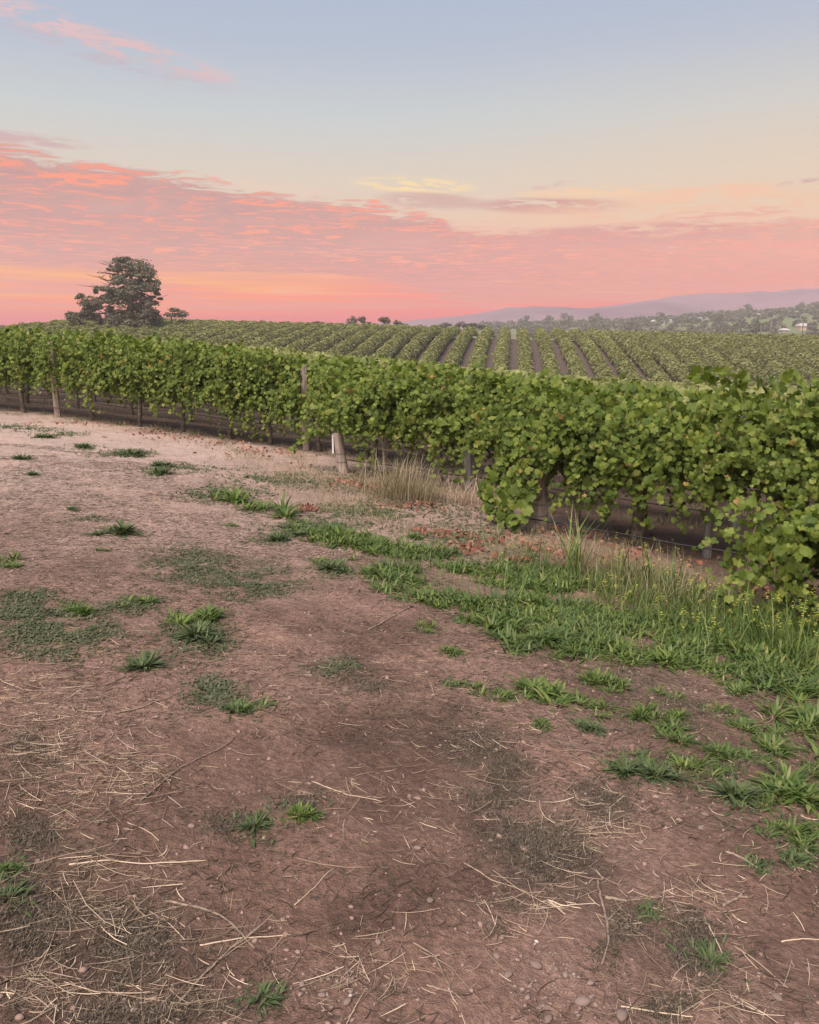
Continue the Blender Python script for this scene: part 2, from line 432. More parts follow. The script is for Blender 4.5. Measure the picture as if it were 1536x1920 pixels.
# ================================================================== the ground: one sheet out to the horizon
ROWS = [11.95, 10.15, 8.3, 6.45]             # across-offsets of the four front rows
def ground_sheet():
    r = [0.0, .35]
    while r[-1] < 9000: r.append(r[-1] * (1.0165 if r[-1] < 40 else 1.028))
    r = np.array(r)
    fine = np.arange(-42, 42.01, .22); coarse = np.arange(44, 318, 4.0)
    a = np.radians(np.concatenate([fine, coarse]))
    Rg, Ag = np.meshgrid(r, a, indexing='ij')
    Xg, Yg = Rg * np.sin(Ag), Rg * np.cos(Ag)
    Z = HD(Xg, Yg)
    V = np.stack([Xg, Yg, Z], -1)
    nr, na = Xg.shape
    i = np.arange(nr - 1)[:, None] * na; j = np.arange(na)[None]; jn = (j + 1) % na
    F = np.stack([i + jn, i + j, i + na + j, i + na + jn], -1).reshape(-1, 4)
    o = mk('ground', V, F, M['ground'], smooth=True)
    # soil colours: pale trodden track at the left, red-brown headland, dark under-vine soil, dull paddocks beyond
    x, y = Xg.ravel(), Yg.ravel()
    col = np.tile(np.array([.315, .203, .158]), (len(x), 1))
    def blend(c, k): 
        k = np.clip(k, 0, 1)[:, None]; col[:] = col * (1 - k) + np.array(c) * k
    w = fbm(x * .5, y * .5, 4, 3)
    q = x * NRM[0] + y * NRM[1]; s_ = x * U[0] + y * U[1]
    blend((.43, .31, .255), sm(y - x * .35 + (w - .5) * 3, 4.6, 8.0) * .95)
    blend((.56, .43, .36), sm(-x * .6 + y * .5 + (w - .5) * 3, 5.5, 8.5) * .8)
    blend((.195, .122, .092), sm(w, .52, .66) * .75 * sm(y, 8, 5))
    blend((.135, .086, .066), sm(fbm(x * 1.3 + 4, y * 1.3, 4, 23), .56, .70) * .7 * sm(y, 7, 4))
    blend((.24, .19, .13), sm(q + (w - .5) * 1.5, 4.9, 5.6) * sm(q, 7.6, 6.8) * sm(s_, -3.0, -1.0) * .5)
    for (a_, b_, rx_, ry_, c_, k_) in [(940, 1480, 110, 120, (.115, .088, .066), .8), (1020, 1600, 130, 80, (.10, .078, .06), .85), (1130, 1510, 80, 70, (.12, .09, .07), .6), (880, 1370, 70, 60, (.13, .095, .072), .6),
                                       (230, 1780, 170, 110, (.12, .086, .066), .75), (60, 1700, 120, 170, (.12, .09, .066), .6), (1290, 1790, 110, 90, (.12, .09, .07), .65), (60, 1420, 120, 90, (.14, .10, .075), .5), (700, 1290, 90, 40, (.14, .105, .08), .6),
                                       (1230, 1290, 110, 60, (.12, .10, .068), .6), (1290, 1360, 120, 70, (.13, .10, .072), .5), (420, 1070, 160, 44, (.13, .115, .075), .7), (70, 1160, 130, 50, (.13, .115, .075), .7), (370, 1190, 80, 60, (.14, .11, .075), .6), (420, 1310, 90, 50, (.15, .11, .082), .6)]:
        c0 = gp(a_, b_); rx = np.linalg.norm(gp(a_ + rx_, b_) - c0); ry = np.linalg.norm(gp(a_, b_ - ry_) - c0)
        dd = np.sqrt(((x - c0[0]) / rx) ** 2 + ((y - c0[1]) / ry) ** 2) + (fbm(x * 3 + a_, y * 3, 4, 88) - .5) * 1.3
        blend(c_, sm(dd, 1.15, .3) * k_ * .72)
    # verge strip along the row ends
    e = (q - 6.45) / 5.5; endline = .55 - 5.75 * np.clip(e, -.4, .68)
    w2 = fbm(x * 2.2, y * 2.2, 4, 93)
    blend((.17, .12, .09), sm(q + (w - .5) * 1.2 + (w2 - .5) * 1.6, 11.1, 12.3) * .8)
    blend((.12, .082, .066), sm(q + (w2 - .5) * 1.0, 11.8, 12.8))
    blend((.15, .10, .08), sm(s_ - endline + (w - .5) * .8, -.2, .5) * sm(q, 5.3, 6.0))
    blend((.105, .078, .070), sm(y, 40, 60))
    t_ = x * FD[0] + y * FD[1]
    blend((.075, .085, .045), sm(t_, 140, 200))
    blend((.10, .10, .06), sm(fbm(x * .01, y * .01, 3, 77), .5, .6) * sm(t_, 170, 260))
    ca = o.data.color_attributes.new('tint', 'FLOAT_COLOR', 'POINT')
    ca.data.foreach_set('color', np.concatenate([col, np.ones((len(x), 1))], 1).astype(np.float32).ravel())
    tag(o, 'reddish brown bare dirt headland sloping into the vineyard and fields', None, None, 'structure')
ground_sheet()

# ================================================================== leaf prototypes
def lobed(spec, cup=.22, fold=.18, z=0.0):
    V = [[0, 0, .0]]
    for a, r in spec:
        t = math.radians(a); x, y = math.sin(t) * r, math.cos(t) * r
        V.append([x, y, -cup * r * r + fold * abs(x) + z * x * y])
    n = len(spec)
    F = [[0, 1 + (i + 1) % n, 1 + i] for i in range(n)]
    V = np.array(V); V[:, 1] += .15
    return V * .5, np.array(F)
def sym(half): return half + [(-a, r) for a, r in reversed(half) if a not in (0, 180)]
LEAF_HI = [lobed(sym([(0, 1.02), (24, .66), (48, .92), (80, .66), (108, .84), (150, .66), (180, .2)]), .25, .15, .0),
           lobed(sym([(0, .94), (27, .72), (52, .88), (78, .72), (112, .80), (148, .72), (180, .3)]), .35, -.10, .15),
           lobed(sym([(0, 1.0), (22, .74), (45, .95), (76, .74), (106, .9), (146, .66), (180, .15)]), .1, .30, -.15)]
LEAF_MID = [lobed(sym([(0, 1.0), (50, .88), (108, .84), (180, .3)]), .25, .15, 0), lobed(sym([(0, .92), (52, .92), (112, .8), (180, .35)]), .35, -.15, .2)]
QUAD = [(np.array([[-.5, -.35, 0], [.5, -.4, .0], [.42, .45, .12], [-.4, .5, -.1], [0, 0, .2]]), np.array([[0, 1, 4], [1, 2, 4], [2, 3, 4], [3, 0, 4]])),
        (np.array([[-.5, -.3, .1], [.3, -.5, .0], [.5, .35, -.12], [-.2, .55, .1], [0, 0, -.15]]), np.array([[0, 1, 4], [1, 2, 4], [2, 3, 4], [3, 0, 4]]))]
TRI2 = [(np.array([[-.5, -.35, 0], [.5, -.4, .1], [.42, .45, -.1], [-.4, .5, .12]]), np.array([[0, 1, 2], [0, 2, 3]]))]

leaf_meshes = []
for i, (V, F) in enumerate(LEAF_HI):
    o = mk('leaf', V, F, M['vine']); leaf_meshes.append(o.data); bpy.data.objects.remove(o)


ORD = ('first second third fourth fifth sixth seventh eighth ninth tenth eleventh twelfth thirteenth fourteenth fifteenth sixteenth seventeenth eighteenth nineteenth twentieth').split()
def ordn(i):
    if i < 20: return ORD[i]
    t = ['twenty', 'thirty', 'forty', 'fifty', 'sixty'][(i + 1) // 10 - 2]; u = (i + 1) % 10
    return (t[:-1] + 'ieth') if u == 0 else t + '-' + ORD[u - 1]
def rowp(off, s): return U * s + NRM * off
def row_s_at(off, px):
    """along-row coordinate that the camera sees at column px"""
    lo, hi = -30.0, 14.0
    for _ in range(50):
        m_ = (lo + hi) / 2; p = rowp(off, m_); z = float(H(p[0], p[1])) - CH
        zc = p[1] * math.cos(PITCH) - z * math.sin(PITCH)
        if 768 + FPX * p[0] / zc < px: lo = m_
        else: hi = m_
    return lo

def shoots(n, half, top, zmin, seed, cordon=.95, spread=.42, bias=0.0, lean=0.0):
    """leaf positions and normals of one vine in (along, across, up) coordinates"""
    r = np.random.default_rng(seed); P = []; Nn = []; T = []; S = []; canes = []
    nc = 6; cc = np.linspace(-half, half, nc) + r.normal(0, .08, nc); ch = r.uniform(.80, 1.05, nc); cs = r.uniform(.45, 1.35, nc) * spread; cz = r.uniform(-.12, .30, nc); cw = r.uniform(.5, 1.5, nc); cw /= cw.sum()
    spread_, zmin_ = spread, zmin
    for i in range(n):
        q_ = r.choice(nc, p=cw); spread = cs[q_]; zmin = zmin_ + cz[q_]
        s0 = cc[q_] + r.normal(0, .11); side = r.choice([-1, 1], p=[.5 + bias / 2, .5 - bias / 2])
        kind = r.random()
        L = r.uniform(.6, 1.35); k = int(L / .048)
        tz = top * ch[q_] * (r.uniform(.86, 1.02) if r.random() < .93 else r.uniform(1.03, 1.12))
        p = np.array([s0, r.uniform(-.1, .1), cordon + r.uniform(-.12, .15)])
        if kind < .48: d = np.array([r.normal(0, .35), side * r.uniform(.1, .5), 1.0])
        elif kind < .80: d = np.array([r.normal(0, .5), side * r.uniform(.5, 1.0), .55])
        else: d = np.array([r.normal(0, .6), side * r.uniform(.4, .8), -.1])
        d /= np.linalg.norm(d); pts = [p.copy()]
        g_ = r.uniform(.045, .12)
        for j in range(k):
            d = d + np.array([r.normal(0, .07) + lean * .02, side * .012, -g_ * .85 * (1.0 + j * .042)])
            if p[2] > tz: d[2] -= .30
            if abs(p[1]) > spread: d[1] -= np.sign(p[1]) * .16
            d /= np.linalg.norm(d); p = p + d * .048
            if p[2] < zmin + r.uniform(-.04, .10): break
            pts.append(p.copy())
            az_ = r.uniform(0, 2 * math.pi); off = np.array([math.cos(az_) * .5, math.sin(az_) * .35 + side * .6, r.uniform(-.4, .5)]) * r.uniform(.03, .11)
            P.append(p + off)
            up = .55 + .5 * (p[2] > top * .86)
            nn = np.array([r.normal(0, .65), side * .85 * (1 if abs(p[1]) > .08 else r.choice([-.5, 1])), up + r.normal(0, .5)])
            Nn.append(nn); T.append(np.array([r.normal(0, .7), side * .35, -.9 + r.normal(0, .45)]))
            S.append(r.uniform(.055, .140) * (1 - .35 * j / max(k, 1)))
        if len(pts) > 3: canes.append(np.array(pts))
    zmin = zmin_; m = n * 3                                   # leaves inside the canopy
    P += list(np.stack([r.uniform(-half, half, m), r.normal(0, .13, m), r.uniform(max(zmin + .2, .6), top * .95, m)], -1))
    Nn += list(r.normal(0, 1, (m, 3)) + np.array([0, 0, .4])); T += list(r.normal(0, 1, (m, 3)) + np.array([0, 0, -1.])); S += list(r.uniform(.11, .17, m))
    return np.array(P), np.array(Nn), np.array(T), np.array(S), canes

def tow(off, s, P):
    """(along, across, up) offsets about a vine to world coordinates"""
    c = rowp(off, s); XY = c[None] + P[:, :1] * U[None] + P[:, 1:2] * NRM[None]
    return np.concatenate([XY, (HD(XY[:, 0], XY[:, 1]) + P[:, 2])[:, None]], 1)
def tovec(A): return np.concatenate([A[:, :1] * U[None] + A[:, 1:2] * NRM[None], A[:, 2:3]], 1)

def trunk_mesh(off, s, height, rad, seed, fork=True):
    r = np.random.default_rng(seed); b = MB(); n = 9
    z = np.linspace(-.06, height, n)
    x = np.cumsum(r.normal(0, .014, n)); y = np.cumsum(r.normal(0, .012, n))
    R = rad * (1.25 - .45 * np.linspace(0, 1, n)) * r.uniform(.88, 1.14, n); R[0] *= 1.25
    b.tube(np.stack([x, y, z], -1), R, 9)
    if fork:
        for sg in (-1, 1):
            k = 7; u = np.linspace(0, 1, k)
            b.tube(np.stack([x[-1] + sg * u * .78, y[-1] + r.normal(0, .012, k), z[-1] - .03 + .12 * np.sin(u * 1.6) + r.normal(0, .01, k)], -1), rad * (.62 - .33 * u), 7)
    V = np.concatenate(b.V); c = rowp(off, s)
    W = tow(off, s, V); W[:, 2] = float(HD(c[0], c[1])) + V[:, 2]
    base = np.array([c[0], c[1], float(HD(c[0], c[1]))]); b.V = [W - base]
    return b, base

def grapevine(off, s, label, group, seed, n=52, half=.9, top=1.75, zmin=.5, hi=True, nleaf=0, windows=(), extra=None, rad=.045, spread=.42, lean=0.0, cordon=.95, trunk=True, sk=1.0, lm='vine'):
    tb, base = trunk_mesh(off, s, cordon, rad, seed)
    root = empty('grapevine', base, label, 'grapevine', group)
    if trunk: tb.build('trunk', M['bark'], root, True)
    P, Nn, T, S, canes = shoots(n, half, top, zmin, seed, cordon, spread, 0, lean); S = S * sk
    if extra:
        for (ps, sz) in extra:                 # single long drooping shoots
            ps = np.array(ps, float); r = np.random.default_rng(seed + 5)
            seg = np.linalg.norm(np.diff(ps, axis=0), axis=1); cum = np.concatenate([[0], np.cumsum(seg)])
            t = np.arange(0, cum[-1], .045); Q = np.stack([np.interp(t, cum, ps[:, i]) for i in range(3)], -1)
            canes.append(Q)
            k = 2; Q2 = np.repeat(Q, k, 0) + r.normal(0, .03, (len(Q) * k, 3))
            P = np.concatenate([P, Q2]); S = np.concatenate([S, r.uniform(.8, 1.2, len(Q2)) * sz])
            Nn = np.concatenate([Nn, r.normal(0, .4, (len(Q2), 3)) + np.array([0, -1, .6])]); T = np.concatenate([T, r.normal(0, .5, (len(Q2), 3)) + np.array([0, 0, -.8])])
    for (a0, a1, z0, z1) in windows:           # gaps in the leaves where a post shows
        sv = (P[:, 0] + s) / (1 + P[:, 1] / off); keep = ~((sv > a0) & (sv < a1) & (P[:, 2] > z0) & (P[:, 2] < z1) & (P[:, 1] < .12))
        P, Nn, T, S = P[keep], Nn[keep], T[keep], S[keep]
        canes = [c for c in canes if not (((c[:, 0] + s > a0) & (c[:, 0] + s < a1) & (c[:, 2] > z0) & (c[:, 2] < z1)).any())]
    W = tow(off, s, P) - base; R = frames(tovec(Nn), tovec(T))
    idx = np.zeros(len(W), bool)
    if nleaf:                                  # the leaves that show largest become parts of their own
        score = -P[:, 1] * 2.2 + S * 3 + (Nn[:, 1] < 0) * .3 + np.random.default_rng(seed).uniform(0, .5, len(S))
        idx[np.argsort(-score)[:nleaf]] = True
        for i in np.nonzero(idx)[0]:
            me = leaf_meshes[i % 3]; o = bpy.data.objects.new('leaf', me)
            mm = Matrix(R[i].tolist()).to_4x4(); mm.translation = Vector(W[i]); 
            o.matrix_local = mm @ Matrix.Diagonal((S[i], S[i], S[i], 1)); COL.objects.link(o); o.parent = root
    b = multi(LEAF_HI if hi else LEAF_MID, W[~idx], R[~idx], S[~idx])
    f = b.build('foliage', M[lm], root); f['kind'] = 'stuff'
    cb = MB()
    for c in canes[::3 if hi else 5]:
        cw = tow(off, s, c) - base
        cb.tube(cw[:-6:3] if len(cw) > 14 else cw[::3], .0032, 4, False)
    if cb.n: cn = cb.build('canes', M['cane'], root); cn['kind'] = 'stuff'
    return root

# ---- row 3, the big leafy row at the right
g_front = 'grapevines of the front rows'
def px3(p): return row_s_at(8.3, p)
def px2(p): return row_s_at(10.15, p)
def px1(p): return row_s_at(11.95, p)
s3 = px3(1010)
spec3 = [(px3(1195), 'grapevine with a thick bare forked trunk, second of the right-hand row', dict(nleaf=300, n=125, top=1.56, zmin=.55, half=.80, rad=.062)),
         (px3(1085), 'low bushy grapevine hanging over the stout end post of the right-hand row', dict(nleaf=300, n=115, top=1.16, zmin=.28, half=.66, rad=.035,
          extra=[([(-.15, -.15, 1.0), (-.55, -.3, .85), (-.72, -.4, .35), (-.75, -.42, .08)], .13), ([(-.2, -.2, .9), (-.5, -.42, .75), (-.60, -.5, .3), (-.58, -.5, .05)], .13),
                 ([(-.25, -.1, 1.0), (-.75, -.2, .8), (-.92, -.3, .4), (-.90, -.3, .1)], .12), ([(-.3, -.1, 1.0), (-.65, -.1, .75), (-.78, -.2, .3), (-.83, -.2, .05)], .12),
                 ([(-.3, -.1, 1.0), (-.8, -.1, .7), (-1.0, -.2, .35), (-.98, -.2, .15)], .12), ([(-.2, -.1, .9), (-.4, -.5, .6), (-.45, -.55, .3), (-.45, -.55, .2)], .13)])),
         (px3(1440), 'tall dense grapevine with a dark trunk behind the grey post at right', dict(nleaf=300, n=175, top=1.98, zmin=.42, half=.90))]
for k, (s, lab, kw) in enumerate(spec3): grapevine(8.3, s, lab, g_front, 100 + k, **kw)
sb = px3(1440)
for k in range(3):
    grapevine(8.3, sb + 1.5 * (k + 1), 'leafy grapevine of the right-hand row, %s right of the grey post vine' % ordn(k), g_front, 110 + k, n=150 if k < 2 else 50, top=1.90, zmin=.60, nleaf=120 if k == 0 else 0)
# ---- row 4, one vine reaching in at the right edge
s4 = row_s_at(6.45, 1560)
grapevine(6.45, s4 + .22, 'bright green grapevine reaching in low at the right edge above the weeds', g_front, 131, n=130, top=.84, zmin=.0, half=.55, nleaf=300, cordon=.52, spread=.42,
          extra=[([(-.2, -.1, .6), (-.5, -.1, .62), (-.72, -.1, .52), (-.90, -.1, .50)], .10), ([(-.2, .1, .5), (-.5, .1, .5), (-.7, .1, .42)], .11)])
for k in range(2):
    grapevine(6.45, s4 + 1.5 + 1.4 * k, 'grapevine of the nearest row outside the right edge, %s from the edge' % ordn(k), g_front, 133 + k, n=60, top=.95, zmin=.2, cordon=.6)
# ---- row 2, middle
spec2 = [(px2(700), 'grapevine at the white-tagged end post, with one shoot trailing to the left', dict(nleaf=160, n=95, top=1.50, zmin=.20, half=.62,
          extra=[([(-.5, -.1, .85), (-.75, -.25, .55), (-.95, -.35, .40), (-1.12, -.4, .30)], .085), ([(-.45, -.1, .9), (-.7, -.2, .6), (-.85, -.3, .5)], .10)])),
         (px2(830), 'second grapevine of the middle row, left of the half-hidden post', dict(nleaf=160, n=112, top=1.70, zmin=.12, half=.75)),
         (px2(985), 'third grapevine of the middle row, half behind the right-hand bush', dict(nleaf=120, n=112, top=1.66, zmin=.14, half=.8))]
for k, (s, lab, kw) in enumerate(spec2): grapevine(10.15, s, lab, g_front, 150 + k, **kw)
sb = px2(985)
for k in range(4):
    grapevine(10.15, sb + 1.45 * (k + 1), 'grapevine of the middle row hidden behind the right-hand row, %s from the bush' % ordn(k), g_front, 160 + k, n=66, top=1.34, zmin=.4, hi=False)
# ---- row 1, long side-on row at the left
p1a, p1b = px1(110), px1(575)
tr1 = [px1(-215), px1(-60), px1(45), px1(175), px1(262), px1(340), px1(430), px1(505), px1(600), px1(690), px1(790)]
lab1 = ['outer vine of the pair at the left edge of the long row', 'inner vine of the pair at the left edge of the long row', 'leafy grapevine of the left row at the left picture edge',
        'grapevine with a pale slim trunk right of the first left post', 'grapevine with fallen orange leaves at its foot in the left row', 'grapevine with a short pale trunk between the two left posts',
        'grapevine of the left row with leaves hanging low, right of the short pale trunk', 'grapevine with a thin twisted trunk left of the second post',
        'grapevine around the tall pinkish post of the left row', 'grapevine of the left row behind the white-tagged end post', 'grapevine of the left row mostly behind the middle row']
for k, s in enumerate(tr1):
    win = [(p1a - .07, p1a + .07, 1.0, 1.35), (p1b - .10, p1b + .08, .92, 1.50)]
    
    win = [(a, b, c, d) for a, b, c, d in win if abs(a - s) < 2]
    gap = min(abs(s - t) for t in tr1 if t != s)
    grapevine(11.95, s, lab1[k], g_front, 200 + k, n=120, top=[1.8, 1.82, 1.80, 1.80, 1.78, 1.78, 1.74, 1.70, 1.66, 1.58, 1.48][k], zmin=[.24, .24, .30, .30, .24, .22, .06, .12, .12, .2, .3][k],
              half=.78, hi=False, rad=.036, windows=win, nleaf=0)
for k in range(4):
    grapevine(11.95, tr1[0] - 1.5 * (k + 1), 'grapevine outside the left edge, %s beyond the edge pair' % ordn(k), g_front, 220 + k, n=50, half=.8, hi=False)
for k in range(5):
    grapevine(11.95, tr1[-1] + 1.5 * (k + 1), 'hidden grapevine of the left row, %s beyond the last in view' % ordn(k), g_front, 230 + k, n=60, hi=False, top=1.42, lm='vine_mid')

# ---- rows behind, side-on, down the slope
def vine_row(k, off, s0, s1, per_m, det, top):
    r = np.random.default_rng(300 + k); Ls = s1 - s0; n = int(Ls * per_m)
    s = r.uniform(s0, s1, n); lump = fbm(s * 1.1, s * 0 + k * 9.7, 3, 40 + k)
    tp = top * (.90 + .18 * lump); z = .45 + (tp - .45) * r.beta(1.6, 1.0, n)
    wd = (.20 + .30 * lump) * np.sqrt(np.clip(1 - ((z - 1.05) / .95) ** 2, .1, 1)) + .08
    side = r.choice([-1, 1], n, p=[.72, .28]); y = side * wd * r.uniform(.6, 1.15, n)
    P = np.stack([s, y, z], -1)
    XY = P[:, :1] * U + (P[:, 1:2] + off) * NRM
    W = np.concatenate([XY, (H(XY[:, 0], XY[:, 1]) + z)[:, None]], 1)
    Nn = tovec(np.stack([r.normal(0, .5, n), side * 1.0, .6 + r.normal(0, .4, n)], -1)); T = tovec(r.normal(0, .5, (n, 3)) + np.array([0, 0, -1]))
    c = rowp(off, (s0 + s1) / 2); base = np.array([c[0], c[1], float(H(c[0], c[1]))])
    root = empty('vine_row', base, 'leafy side-on vine row, %s behind the long front left row' % ordn(k), 'vine row', 'side-on vine rows behind the front rows')
    sz = (r.uniform(.13, .19, n) if det else r.uniform(.20, .32, n))
    b = multi(LEAF_MID if det else QUAD, W - base, frames(Nn, T), sz)
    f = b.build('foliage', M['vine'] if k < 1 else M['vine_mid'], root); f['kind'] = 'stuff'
    if k < 5:
        for q in np.arange(s0 + .7, s1, 1.55):
            tb, tbase = trunk_mesh(off, q, .9, .04, int(500 + k * 50 + q * 7) % 9999, False)
            tb.build('trunk', M['bark'], root, True, loc=tuple(tbase - base))
        for h in (.16, .55):
            q = np.linspace(s0, s1, 60); XY = q[:, None] * U + off * NRM
            b2 = MB(); b2.tube(np.concatenate([XY, (H(XY[:, 0], XY[:, 1]) + h + .02 * np.sin(q * 2.1))[:, None]], 1) - base, .010 if h < .3 else .004, 5)
            b2.build('drip_line' if h < .3 else 'wire', M['plastic'] if h < .3 else M['wire'], root)
off = 13.9; k = 0
while off < 58:
    ymid = off / .92
    s0 = -(off * .39 / .92 * .0) - (10 + off * .62) - off * .10; s1 = -off * .06 + off * .72 + 2
    s1 = min(s1, off * .35 + 12)
    det = off < 21
    vine_row(k, off, s0 - 1, s1, 190 if det else 120, det, 1.66)
    off += 2.1 if off < 30 else 2.4; k += 1

# ================================================================== posts, strainers, drip lines of the front rows
def trellis_post(off, s, label, h, w, m, across=-.03, tilt=(0, 0), rnd_=False, grp='timber trellis posts'):
    c = rowp(off, s) + NRM * across; base = (c[0], c[1], float(HD(c[0], c[1])) - .02)
    b = MB(); z = np.linspace(-.1, h, 7); rr = np.random.default_rng(int(abs(s * 100)))
    b.tube(np.stack([rr.normal(0, .003, 7) + tilt[0] * z, rr.normal(0, .003, 7) + tilt[1] * z, z], -1), w * rr.uniform(.94, 1.04, 7), 8 if rnd_ else 6)
    o = b.build('trellis_post', m, None, False, loc=base)
    return tag(o, label, 'post', grp)
trellis_post(11.95, p1a, 'tall slim post of the left row showing below and through the leaves, left side', 1.48, .060, M['post'], -.02)
trellis_post(11.95, p1b, 'tall pinkish post of the left row with a bare stretch in the leaves', 1.45, .062, M['post'], -.02)
trellis_post(11.95, px1(-420), 'slim post of the left row outside the left edge', 1.5, .055, M['post'])
trellis_post(10.15, px2(880), 'grey square post under the leaves of the middle row', 1.3, .085, M['post_grey'], -.02)
trellis_post(8.3, px3(1325), 'grey post under the dense right-hand row beside the bare trunk', 1.2, .045, M['post_grey'], -.02)
trellis_post(10.15, px2(985) + 2.6, 'post of the middle row hidden by the right-hand row', 1.5, .06, M['post_grey'])

def strainer(off, s, label, h, r0, r1, tilt, tagged, across=-.05):
    c = rowp(off, s) + NRM * across; base = (c[0], c[1], float(HD(c[0], c[1])) - .02)
    root = empty('end_post', base, label, 'end post', 'thick end posts of the rows')
    z = np.linspace(-.15, h, 9); X_ = tilt * z
    b = MB(); b.tube(np.stack([X_, 0 * z, z], -1), np.linspace(r0, r1, 9), 14); b.build('post', M['post'], root, True)
    for zz_ in (.20, .32):
        if zz_ > h - .05: continue
        th = np.linspace(0, 2 * math.pi, 25); rr = (r0 + (r1 - r0) * (zz_ + .15) / (h + .15)) + .004
        b = MB(); b.tube(np.stack([tilt * zz_ + rr * np.cos(th), rr * np.sin(th), zz_ + .012 * np.sin(th)], -1), .005, 5, False); b.build('wire_wrap', M['wire'], root)
    if tagged:
        b = MB(); rr = r0 * .95
        for q in np.linspace(0, 1, 2)[:1]:
            b.box((tilt * .44 - rr * 1.0, -.04, .44), (.022, .045, .26))
        b.build('white_strip', M['white'], root)
strainer(10.15, px2(648), 'leaning end post with a white strip and wire wraps, middle row', .60, .078, .072, -.16, True)
strainer(8.3, s3, 'stout pale end post under the bush at the start of the right-hand row', .95, .125, .085, -.05, False)
strainer(6.45, s4 + .02, 'stubby end post in the shade at the right edge', .45, .10, .09, -.05, False)

def line(off, s0, s1, h, rad, m, name, label, cat, grp, across=-.12, sag=.03):
    q = np.linspace(s0, s1, int((s1 - s0) * 6)); XY = q[:, None] * U + (off + across) * NRM
    rr = fbm(q * .8, q * 0 + off, 3, 9) - .5
    b = MB(); b.tube(np.concatenate([XY, (H(XY[:, 0], XY[:, 1]) + h + rr * sag * 2)[:, None]], 1), rad, 6)
    tag(b.build(name, m, None, True), label, cat, grp)
line(11.95, -20, 3, .17, .009, M['plastic'], 'irrigation_pipe', 'black drip irrigation pipe strung low along the left row', 'pipe', 'drip irrigation pipes')
line(10.15, px2(640), 6, .20, .009, M['plastic'], 'irrigation_pipe', 'black drip irrigation pipe under the middle row', 'pipe', 'drip irrigation pipes', .0)
line(8.3, s3 - .05, 7, .13, .009, M['plastic'], 'irrigation_pipe', 'black drip irrigation pipe drooping past the bare trunk at right', 'pipe', 'drip irrigation pipes', -.2, .06)
for off_, a, b_, w in ((11.95, -20, 3, 'left'), (10.15, px2(650), 6, 'middle'), (8.3, s3, 7, 'right-hand')):
    line(off_, a, b_, .92, .003, M['wire'], 'trellis_wire', 'thin cordon wire inside the leaves of the %s row' % w, 'wire', 'trellis wires', 0, .01)

# ================================================================== far block of rows climbing to the crest
def far_row(k, w):
    r = np.random.default_rng(700 + k)
    E1 = np.array([.992, -.124])
    t0 = 58 + (0 if w > -8 else 0); t1 = 141.0
    n = int((t1 - t0) * 165)
    t = t0 + (t1 - t0) * r.uniform(0, 1, n) ** .92
    lump = fbm(t * .75, t * 0 + k * 5.3, 3, 60 + k)
    gapk = fbm(t * .55 + 31, t * 0 + k * 3.3, 2, 160 + k)
    hgt = 1.66 * (.80 + .38 * lump); wd = .48 + .42 * lump
    a = r.uniform(-.25, math.pi + .25, n)          # around the hedge section
    x = np.cos(a) * wd * r.uniform(.75, 1.1, n); z = .62 + np.sin(a) * (hgt - .62) * r.uniform(.85, 1.06, n)
    z = np.maximum(z, .3 + .2 * r.random(n))
    XY = t[:, None] * FD + (w + x)[:, None] * E1
    W = np.concatenate([XY, (H(XY[:, 0], XY[:, 1]) + z)[:, None]], 1)
    Nn = np.stack([np.cos(a) * E1[0], np.cos(a) * E1[1], np.sin(a) + .45], -1) + r.normal(0, .35, (n, 3))
    base = np.array([*(FD * 95 + w * E1), 0]); base[2] = float(H(base[0], base[1]))
    b = multi(TRI2, W - base, frames(Nn, r.normal(0, 1, (n, 3))), r.uniform(.15, .27, n))
    tc_ = np.arange(t0, t1, .5); kk = len(tc_)     # leaf-coloured core added inside the hedge as a surface to catch light
    XYc = tc_[:, None] * FD + w * E1; 
    lc = fbm(tc_ * .75, tc_ * 0 + k * 5.3, 3, 60 + k); wc = (.48 + .42 * lc) * .86; hc = 1.66 * (.80 + .38 * lc) * .93
    ang = np.linspace(-.35, math.pi + .35, 9); E3 = np.array([E1[0], E1[1], 0])
    C0 = np.concatenate([XYc, H(XYc[:, 0], XYc[:, 1])[:, None]], 1) - base
    Vc = C0[:, None] + E3 * (np.cos(ang)[None, :, None] * wc[:, None, None] * r.uniform(.9, 1.1, (kk, 9, 1)))
    Vc[..., 2] += np.maximum(.62 + np.sin(ang)[None] * (hc[:, None] - .62), .35) * r.uniform(.96, 1.05, (kk, 9))
    ii = np.arange(kk - 1)[:, None] * 9; jj = np.arange(8)[None]
    b.add(Vc.reshape(-1, 3), np.stack([ii + jj, ii + 9 + jj, ii + 9 + jj + 1, ii + jj + 1], -1).reshape(-1, 4))
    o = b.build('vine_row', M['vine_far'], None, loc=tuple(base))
    px_c = 768 + FPX * (FD * 127 + w * E1)[0] / (127 * math.cos(PITCH))
    if px_c < 300: lb = 'vine row climbing the far slope, %s row %s of the big pine' % (ordn(int((300 - px_c) // 32)), 'left')
    elif px_c < 960: lb = 'vine row climbing the far slope, %s to the left of the straight-on one' % ordn(int((960 - px_c) / 31.2))
    else: lb = 'vine row climbing the far slope, %s to the right of the straight-on one' % ordn(int((px_c - 944) / 31.2))
    tag(o, lb, 'vine row', 'vine rows on the far slope')
k = 0; w = -64.0
while w < 66:
    far_row(k, w); w += 2.62; k += 1

